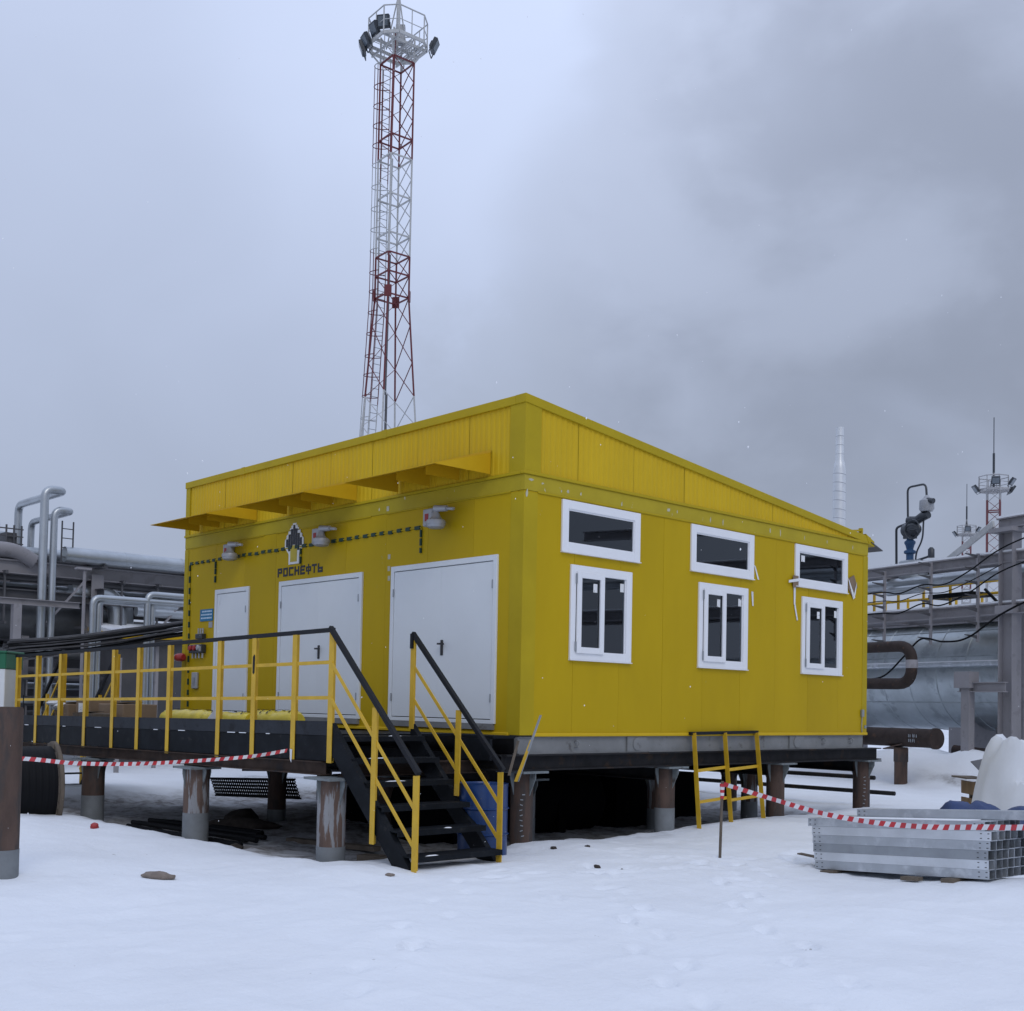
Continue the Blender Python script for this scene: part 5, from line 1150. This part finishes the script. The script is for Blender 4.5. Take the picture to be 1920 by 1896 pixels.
# valve assembly
va = thing('motor_valve', 'motor driven valve with blue body and handwheel on top of the pipe bridge', 'valve', Q(.6, 1, 4.2))
MB().lathe([(.38, 3.95), (.38, 4.52), (.34, 4.55)], Q(.62, 1.0, 0), (0, 0, 1), 24).build('neck_housing', CLADP, va, True)
MB().lathe([(.10, 4.5), (.10, 4.75), (.16, 4.78), (.16, 4.84), (.09, 4.88), (.12, 5.0), (.15, 5.05), (.15, 5.1), (.09, 5.15), (.08, 5.25)], Q(.50, 1.0, 0), (0, 0, 1), 16).build('valve_body', BLUEV, va, True)
MB().lathe([(.13, -.28), (.20, -.2), (.20, .15), (.12, .25)], Q(.55, 1, 5.42), ra, 16).obox(Q(.5, 1, 5.28), ra*.14, rn*.12, UZ*.10).build('motor', LAMPD, va, True)
MB().tube([Q(.78, .78, 5.38)+(ra*math.cos(q*math.pi/8)*.26+UZ*math.sin(q*math.pi/8)*.26) for q in range(17)], .022, 6).tube([Q(.54, .8, 5.38), Q(1.02, .8, 5.38)], .015, 5).build('handwheel', LAMPD, va, True)
MB().tube([Q(.45, 1, 5.68), Q(.75, 1, 5.66), Q(.95, 1, 5.74), Q(1.15, 1, 5.76)], [.13, .12, .13, .10], 10).build('gearbox', LAMPD, va, True)
MB().lathe([(.16, 5.86), (.20, 5.92), (.19, 6.15), (.10, 6.22), (.04, 6.3)], Q(1.08, 1, 0), (0, 0, 1), 14).build('signal_lamp', LGREY, va, True)
MB().tube([Q(1.15, .95, 6.15), Q(1.36, .95, 6.1)], .075, 8).build('lamp_side', LAMPD, va, True)
MB().tube(fillet([Q(.42, 1, 5.75), Q(.40, 1, 6.62), Q(1.05, 1, 6.62), Q(1.08, 1, 6.28)], .15), .03, 6).tube(fillet([Q(.02, 1, 4.3), Q(.0, 1, 5.55), Q(.4, 1, 5.62)], .1), .035, 6).tube(fillet([Q(.98, 1, 5.7), Q(.95, 1, 5.1), Q(.70, 1, 4.75), Q(.72, 1, 4.3)], .2), .025, 6).build('conduit', LAMPD, va, True)
MB().tube(fillet([Q(.72, 1, 4.55), Q(1.15, 1, 4.62), Q(1.25, 1, 4.68)], .1), .03, 6).lathe([(.09, 4.58), (.09, 4.80), (.04, 4.86)], Q(1.25, 1, 0), (0, 0, 1), 10).build('limit_switch', LAMPD, va, True)
tag(MB().bar(Q(2.45, .3, 4.35), Q(4.35, -.3, 4.98), .05, .16).build('pale_strut', WHTT, None), 'pale flat strut leaning up to the pipe bridge column top', 'strut')
# ------------------------------------------------------------------ left-hand plant: pipe rack running behind the platform
X0 = -20.0
rk = thing('pipe_rack', 'grey steel pipe rack standing behind the left end of the platform', 'pipe rack', (X0, 3, -1.3))
for xx in (X0-.4, X0-3.2):
    for z, h_ in ((3.72, .36), (3.02, .26)): MB().ibeam((xx, -6, z), (xx, 26, z), .22, h_, .03).build('beam', GST if z > 3.5 else GSTD, rk)
    for yy in (-2.6, 3.2, 9.0, 15): MB().ibeam((xx-.01, yy, 3.35), (xx+.01, yy, 3.351), .1, .1).obox((xx, yy, 1.15), (.17, 0, 0), (0, .015, 0), (0, 0, 2.55)).obox((xx-.16, yy, 1.15), (.015, 0, 0), (0, .17, 0), (0, 0, 2.55)).obox((xx+.16, yy, 1.15), (.015, 0, 0), (0, .17, 0), (0, 0, 2.55)).build('column', GST, rk)
for yy in (-5, -2.6, .2, 3.2, 6.1, 9.0, 12, 15):
    for z in (3.96, 3.2): MB().ibeam((X0-3.2, yy, z), (X0+.2, yy, z), .16, .2, .02).build('cross_beam', GSTD, rk)
for z in (3.30, 3.43, 3.56, 3.12): MB().bar((X0-3.3, -6, z), (X0-3.3, 20, z), .03, .035).build('guard_rail', GSTD, rk)
for k in range(14): MB().bar((X0-3.3, -6+k*1.9, 3.0), (X0-3.3, -6+k*1.9, 3.6), .04, .04, (1, 0, 0)).build('guard_post', GSTD, rk)
lcol = (X0+1.0, .62)
MB().obox((lcol[0], lcol[1], .6), (.10, 0, 0), (0, .10, 0), (0, 0, 2.05)).build('short_column', GST, rk); MB().ibeam((lcol[0], -3, 2.72), (lcol[0], 2.2, 2.72), .14, .16, .02).build('low_beam', GST, rk)
pipe('clad_pipe', 'thick silver pipe along the top of the left pipe rack', [(X0+.05, 2.15, 4.13), (X0+.05, 27, 4.13)], .21, CLADP, n=16, bands=1.6)
pipe('clad_pipe', 'second silver pipe behind the thick one on the left pipe rack', [(X0-1.0, -6, 4.2), (X0-1.0, 27, 4.2)], .16, CLADP)
pipe('brown_pipe', 'brownish pipe ending in a bend on the far left of the pipe rack', [(X0-.3, -6, 4.15), (X0-.3, 1.0, 4.15), (X0-.3, 1.5, 3.9)], .19, GST, n=14)
pipe('brown_pipe', 'thick dull pipe elbow at the left edge of the picture', [(X0-2.2, .1, 4.1), (X0-2.2, .5, 4.75), (X0-2.0, -2, 4.9)], .22, GST, bend=.5)
pipe('riser_pipe', 'tallest silver riser pipe looping over the left pipe rack', [(X0+.6, 1.38, -1.2), (X0+.6, 1.38, 5.70), (X0+.6, 1.88, 5.70), (X0-2.6, 1.88, 5.70), (X0-2.6, 1.88, 4.2)], .105, CLADP, bend=.28, n=14)
pipe('riser_pipe', 'second silver riser pipe, shorter, looping over the left pipe rack', [(X0+.6, 1.64, -1.2), (X0+.6, 1.64, 5.20), (X0+.6, 2.10, 5.20), (X0-2.2, 2.10, 5.20), (X0-2.2, 2.10, 4.2)], .09, CLADP, bend=.25, n=14)
pipe('clad_pipe', 'silver pipe slanting up to the riser loops at the left edge', [(X0-2.6, -1.5, 4.62), (X0-2.6, 1.7, 4.85), (X0-2.6, 1.9, 4.3)], .09, CLADP)
lg = thing('loop_ladder', 'dark small ladder frame beside the silver riser loops', 'ladder', (X0-.8, 2.3, 4.0))
for yy in (2.05, 2.35): MB().tube([(X0+.1, yy, 3.9), (X0+.1, yy, 5.0)], .022, 5).build('side_rail', GSTD, lg)
for k in range(4): MB().tube([(X0+.1, 2.05, 4.05+.25*k), (X0+.1, 2.35, 4.05+.25*k)], .014, 5).build('rung', GSTD, lg)
vb = thing('grid_box', 'dark open grid frame between the riser loops', 'frame', (X0-1.5, 1.3, 4.0))
for k in range(4): MB().bar((X0-1.4, .95+.2*k, 3.95), (X0-1.4, .95+.2*k, 4.95), .04, .04, (1, 0, 0)).build('upright', GSTD, vb)
for k in range(5): MB().bar((X0-1.4, .9, 4.05+.2*k), (X0-1.4, 1.6, 4.05+.2*k), .03, .03).build('crossbar', GSTD, vb)
B(X0-1.9, X0-1.45, 1.15, 1.45, 3.9, 4.75).build('dark_box', GSTD, vb)
dv = thing('dark_vessel', 'dark grey horizontal vessel below the left pipe rack', 'vessel', (X0-1.3, 0, 1.9))
MB().lathe([(.05, 4.0), (.30, 3.95), (.46, 3.8), (.52, 3.55), (.52, -7)], (X0-1.3, 0, 2.40), (0, 1, 0), 28).build('shell', CLADD, dv, True)
for yy in (-2, 1.6): B(X0-1.6, X0-1.0, yy-.1, yy+.1, -1.4, 2.0).build('support', GST, dv)
lp = thing('light_post', 'thin grey lamp post in front of the left pipe rack', 'lamp post', (X0+2, 1.9, -1.3))
MB().tube([(X0+2.0, 1.90, -1.4), (X0+2.0, 1.90, 3.55)], .042, 8).build('pole', GST, lp, True); B(X0+1.9, X0+2.1, 1.68, 2.04, 3.55, 3.60).build('lamp_head', GST, lp)
def goosepair(y, ztop, yend, tagn):
    for k in range(2): pipe('goose_pipe', '%s silver pipe of the %s pair bending over below the rack' % (('left', 'right')[k], tagn), [(X0+1.5-.1*k, y+.19*k, -1.3), (X0+1.5-.1*k, y+.19*k, ztop-.05*k), (X0+1.5-.1*k-.6*k, yend, ztop-.05*k+.02)], .085, CLADP, bend=.2, n=12)
goosepair(2.35, 2.92, 5.0, 'left-hand'); goosepair(3.82, 3.12, 9.0, 'right-hand')
pipe('elbow_pipe', 'large silver elbow pipe turning down below the left rack, nearer one', [(X0-.6, 2.6, 3.2), (X0-.6, 3.95, 3.2), (X0-.6, 3.95, -1.2)], .25, CLADP, bend=.55, n=16)
pipe('elbow_pipe', 'large silver elbow pipe turning down below the left rack, further one', [(X0-1.6, 2.6, 3.2), (X0-1.6, 4.65, 3.2), (X0-1.6, 4.65, -1.2)], .22, CLADP, bend=.5, n=16)
pipe('clad_pipe', 'silver pipe running right behind the goose neck pipes', [(X0-.2, 4.3, 2.78), (X0-.2, 12, 2.78)], .14, CLADP)
sh = thing('low_shed', 'low shed with yellow edged snow covered roof behind the platform', 'shed', (X0+.5, 5.5, -1.3))
B(X0-.6, X0+.9, 3.3, 9.5, -1.4, 2.05).build('shed_wall', GSTD, sh); MB().obox((X0+.2, 6.4, 2.22), (1.0, 0, -.15), (0, 3.3, .10), (0, 0, .05)).build('roof_edge', YCAN, sh); MB().obox((X0+.2, 6.4, 2.32), (.98, 0, -.15), (0, 3.28, .10), (0, 0, .05)).build('roof_snow', SNOWCAP, sh)
cbl = thing('cable_bundle', 'thick bundle of dark cables sagging behind the platform handrail', 'cable bundle', (X0+3, 3, 1.5))
for k in range(16):
    o_ = random.uniform(-.25, .25); zz_ = random.uniform(-.2, .2)
    MB().tube([(X0+3+o_, -.3+yy*.9, 1.42+zz_+.165*yy*.9+random.uniform(-.03, .03)-.05*math.sin(yy*.9)) for yy in range(0, 8)], random.uniform(.018, .04), 5).build('cable', CABLEG if k % 3 else CABLE, cbl, True)
MB().bar((X0+3, -.3, 1.15), (X0+3, 6, 2.2), .6, .03).build('tray', GSTD, cbl)
for yy in (1.0, 3.4, 5.8): MB().bar((X0+3, yy, -1.4), (X0+3, yy, 1.25+.13*yy), .08, .08, (1, 0, 0)).build('tray_post', GST, cbl)
labs = ['top', 'second', 'third', 'fourth', 'fifth', 'sixth', 'lowest']
for k in range(7):
    z = 1.5-.42*k; xx = X0-.5-1.1*((k*2) % 5)/2; m_ = (CLADD, GST, CLADP, GSTD, CLADD, GSTD, CLADP)[k]
    pipe('rack_pipe', labs[k]+' of the dim horizontal pipes seen through the platform railing', [(xx, -8, z), (xx, 14, z)], (.12, .09, .10, .14, .16, .1, .09)[k], m_)
for k in range(5):
    tag(B(X0-4.5, X0-3.7, -5+3.4*k, -3+3.4*k, -1.4, .1+.4*((k*7) % 3)).build('dark_cabinet', GSTD, None, bevel=.02), ('first', 'second', 'third', 'fourth', 'fifth')[k]+' dark equipment cabinet from the left behind the pipe rack', 'cabinet')
pp2 = pipe('grey_post', 'pale grey post standing behind the platform railing', [(X0+4.5, 1.75, -1.4), (X0+4.5, 1.75, 1.3)], .06, GST, cat='post')
for k in range(11):
    xx = X0-.5-.26*k; z = (3.45, 3.3, 4.08, 3.5, 2.75, 4.1, 3.38, 2.3, 4.12, 3.48, 2.6)[k]
    pipe('rack_line', ('first', 'second', 'third', 'fourth', 'fifth', 'sixth', 'seventh', 'eighth', 'ninth', 'tenth', 'last')[k]+' of the small pipes lying inside the left pipe rack, counted from the platform', [(xx, -7, z), (xx, 24, z)], (.07, .05, .09, .06, .11, .07, .05, .12, .08, .06, .09)[k], (GSTD, CLADP, GST, CLADD, GSTD, CLADP, GSTD, CLADD, CLADP, GSTD, CLADD)[k], n=8)
hg = thing('rack_supports', 'dark brackets and hangers under the left pipe rack', 'supports', (X0-1, 3, 2))
for k in range(16):
    yy = -4.5+1.05*k; MB().bar((X0-.1, yy, 3.55), (X0-2.9, yy+.05, 3.55), .07, .09).build('bracket', GSTD, hg)
    MB().bar((X0-.25, yy, 2.2), (X0-.25, yy, 3.6), .05, .05, (1, 0, 0)).build('hanger', GSTD, hg); MB().bar((X0-.1, yy, 2.25), (X0-2.2, yy, 2.25), .06, .08).build('bracket', GSTD, hg)
    if k % 3 == 0: MB().bar((X0-.1, yy, 2.3), (X0-.1, yy+1.0, 3.5), .05, .05).build('brace', GST, hg)
# dark shelter and small pipework filling the view under the rack
sd = thing('equipment_shelter', 'long dark equipment shelter under the left pipe rack', 'shelter', (X0-5.2, 4, -1.3))
for k in range(12): B(X0-6.2, X0-5.2-.01*(k % 2), -9+2.2*k, -9+2.2*k+2.18, -1.4, 1.9).build('wall_sheet', (GSTD, CLADD, GSTD)[k % 3], sd)
MB().obox((X0-5.7, 4.2, 2.0), (.8, 0, .05), (0, 13.4, 0), (0, 0, .05)).build('roof', GSTD, sd); MB().obox((X0-5.7, 4.2, 2.09), (.78, 0, .05), (0, 13.3, 0), (0, 0, .035)).build('roof_snow', SNOWCAP, sd)
mf = thing('valve_manifold', 'rows of small grey valves and pipes behind the platform railing', 'manifold', (X0+1.0, 2, -1.3))
for k in range(13):
    yy = -1.8+.62*k+random.uniform(-.12, .12); xx = X0+.9-random.uniform(0, 1.4); zt3 = random.uniform(.1, 1.5); rr = random.uniform(.035, .07)
    u_ = MB().tube([(xx, yy, -1.3), (xx, yy, zt3)], rr, 8).build('upright_pipe', (CLADP, GST, GSTD)[k % 3], mf, True)
    if k % 2 == 0: MB().lathe([(rr+.03, -.02), (.13, .0), (.13, .05), (rr+.03, .07)], (xx, yy, zt3-.35), (0, 0, 1), 12).build('flange', GST, u_, True); MB().tube([(xx+.02+.13*math.cos(q*.785), yy+.13*math.sin(q*.785), zt3+.05) for q in range(9)], .016, 5).build('handwheel', GSTD, u_, True)
for z, m_ in ((-.75, CLADP), (-.3, GST), (.25, CLADP), (.85, GSTD)): MB().tube([(X0+.3, -3.5, z), (X0+.3, 8, z)], .07, 8).build('header_pipe', m_, mf, True)
# ------------------------------------------------------------------ falling snow
fm = MB()
for _ in range(520):
    d_ = random.uniform(3.5, 22); px_ = random.uniform(-.48, .48); py_ = random.uniform(-.35, .62)
    p = Vector(camo.location)+(cf+cr*px_+cu*py_)*d_
    if p.z < -1.2 or (-9.2 < p.x < .1 and -.1 < p.y < 8.4): continue
    r_ = random.uniform(.0015, .0034); fm.add([p+v_*r_ for v_ in (Vector((1, 0, 0)), Vector((-1, 0, 0)), Vector((0, 1, 0)), Vector((0, -1, 0)), Vector((0, 0, 1.5)), Vector((0, 0, -1.5)))],
        [(0, 2, 4), (2, 1, 4), (1, 3, 4), (3, 0, 4), (2, 0, 5), (1, 2, 5), (3, 1, 5), (0, 3, 5)])
fo = fm.build('falling_snow', FLAKE, None); struct(fo, 'stuff'); tag(fo, 'tiny snowflakes drifting through the air', 'snow')
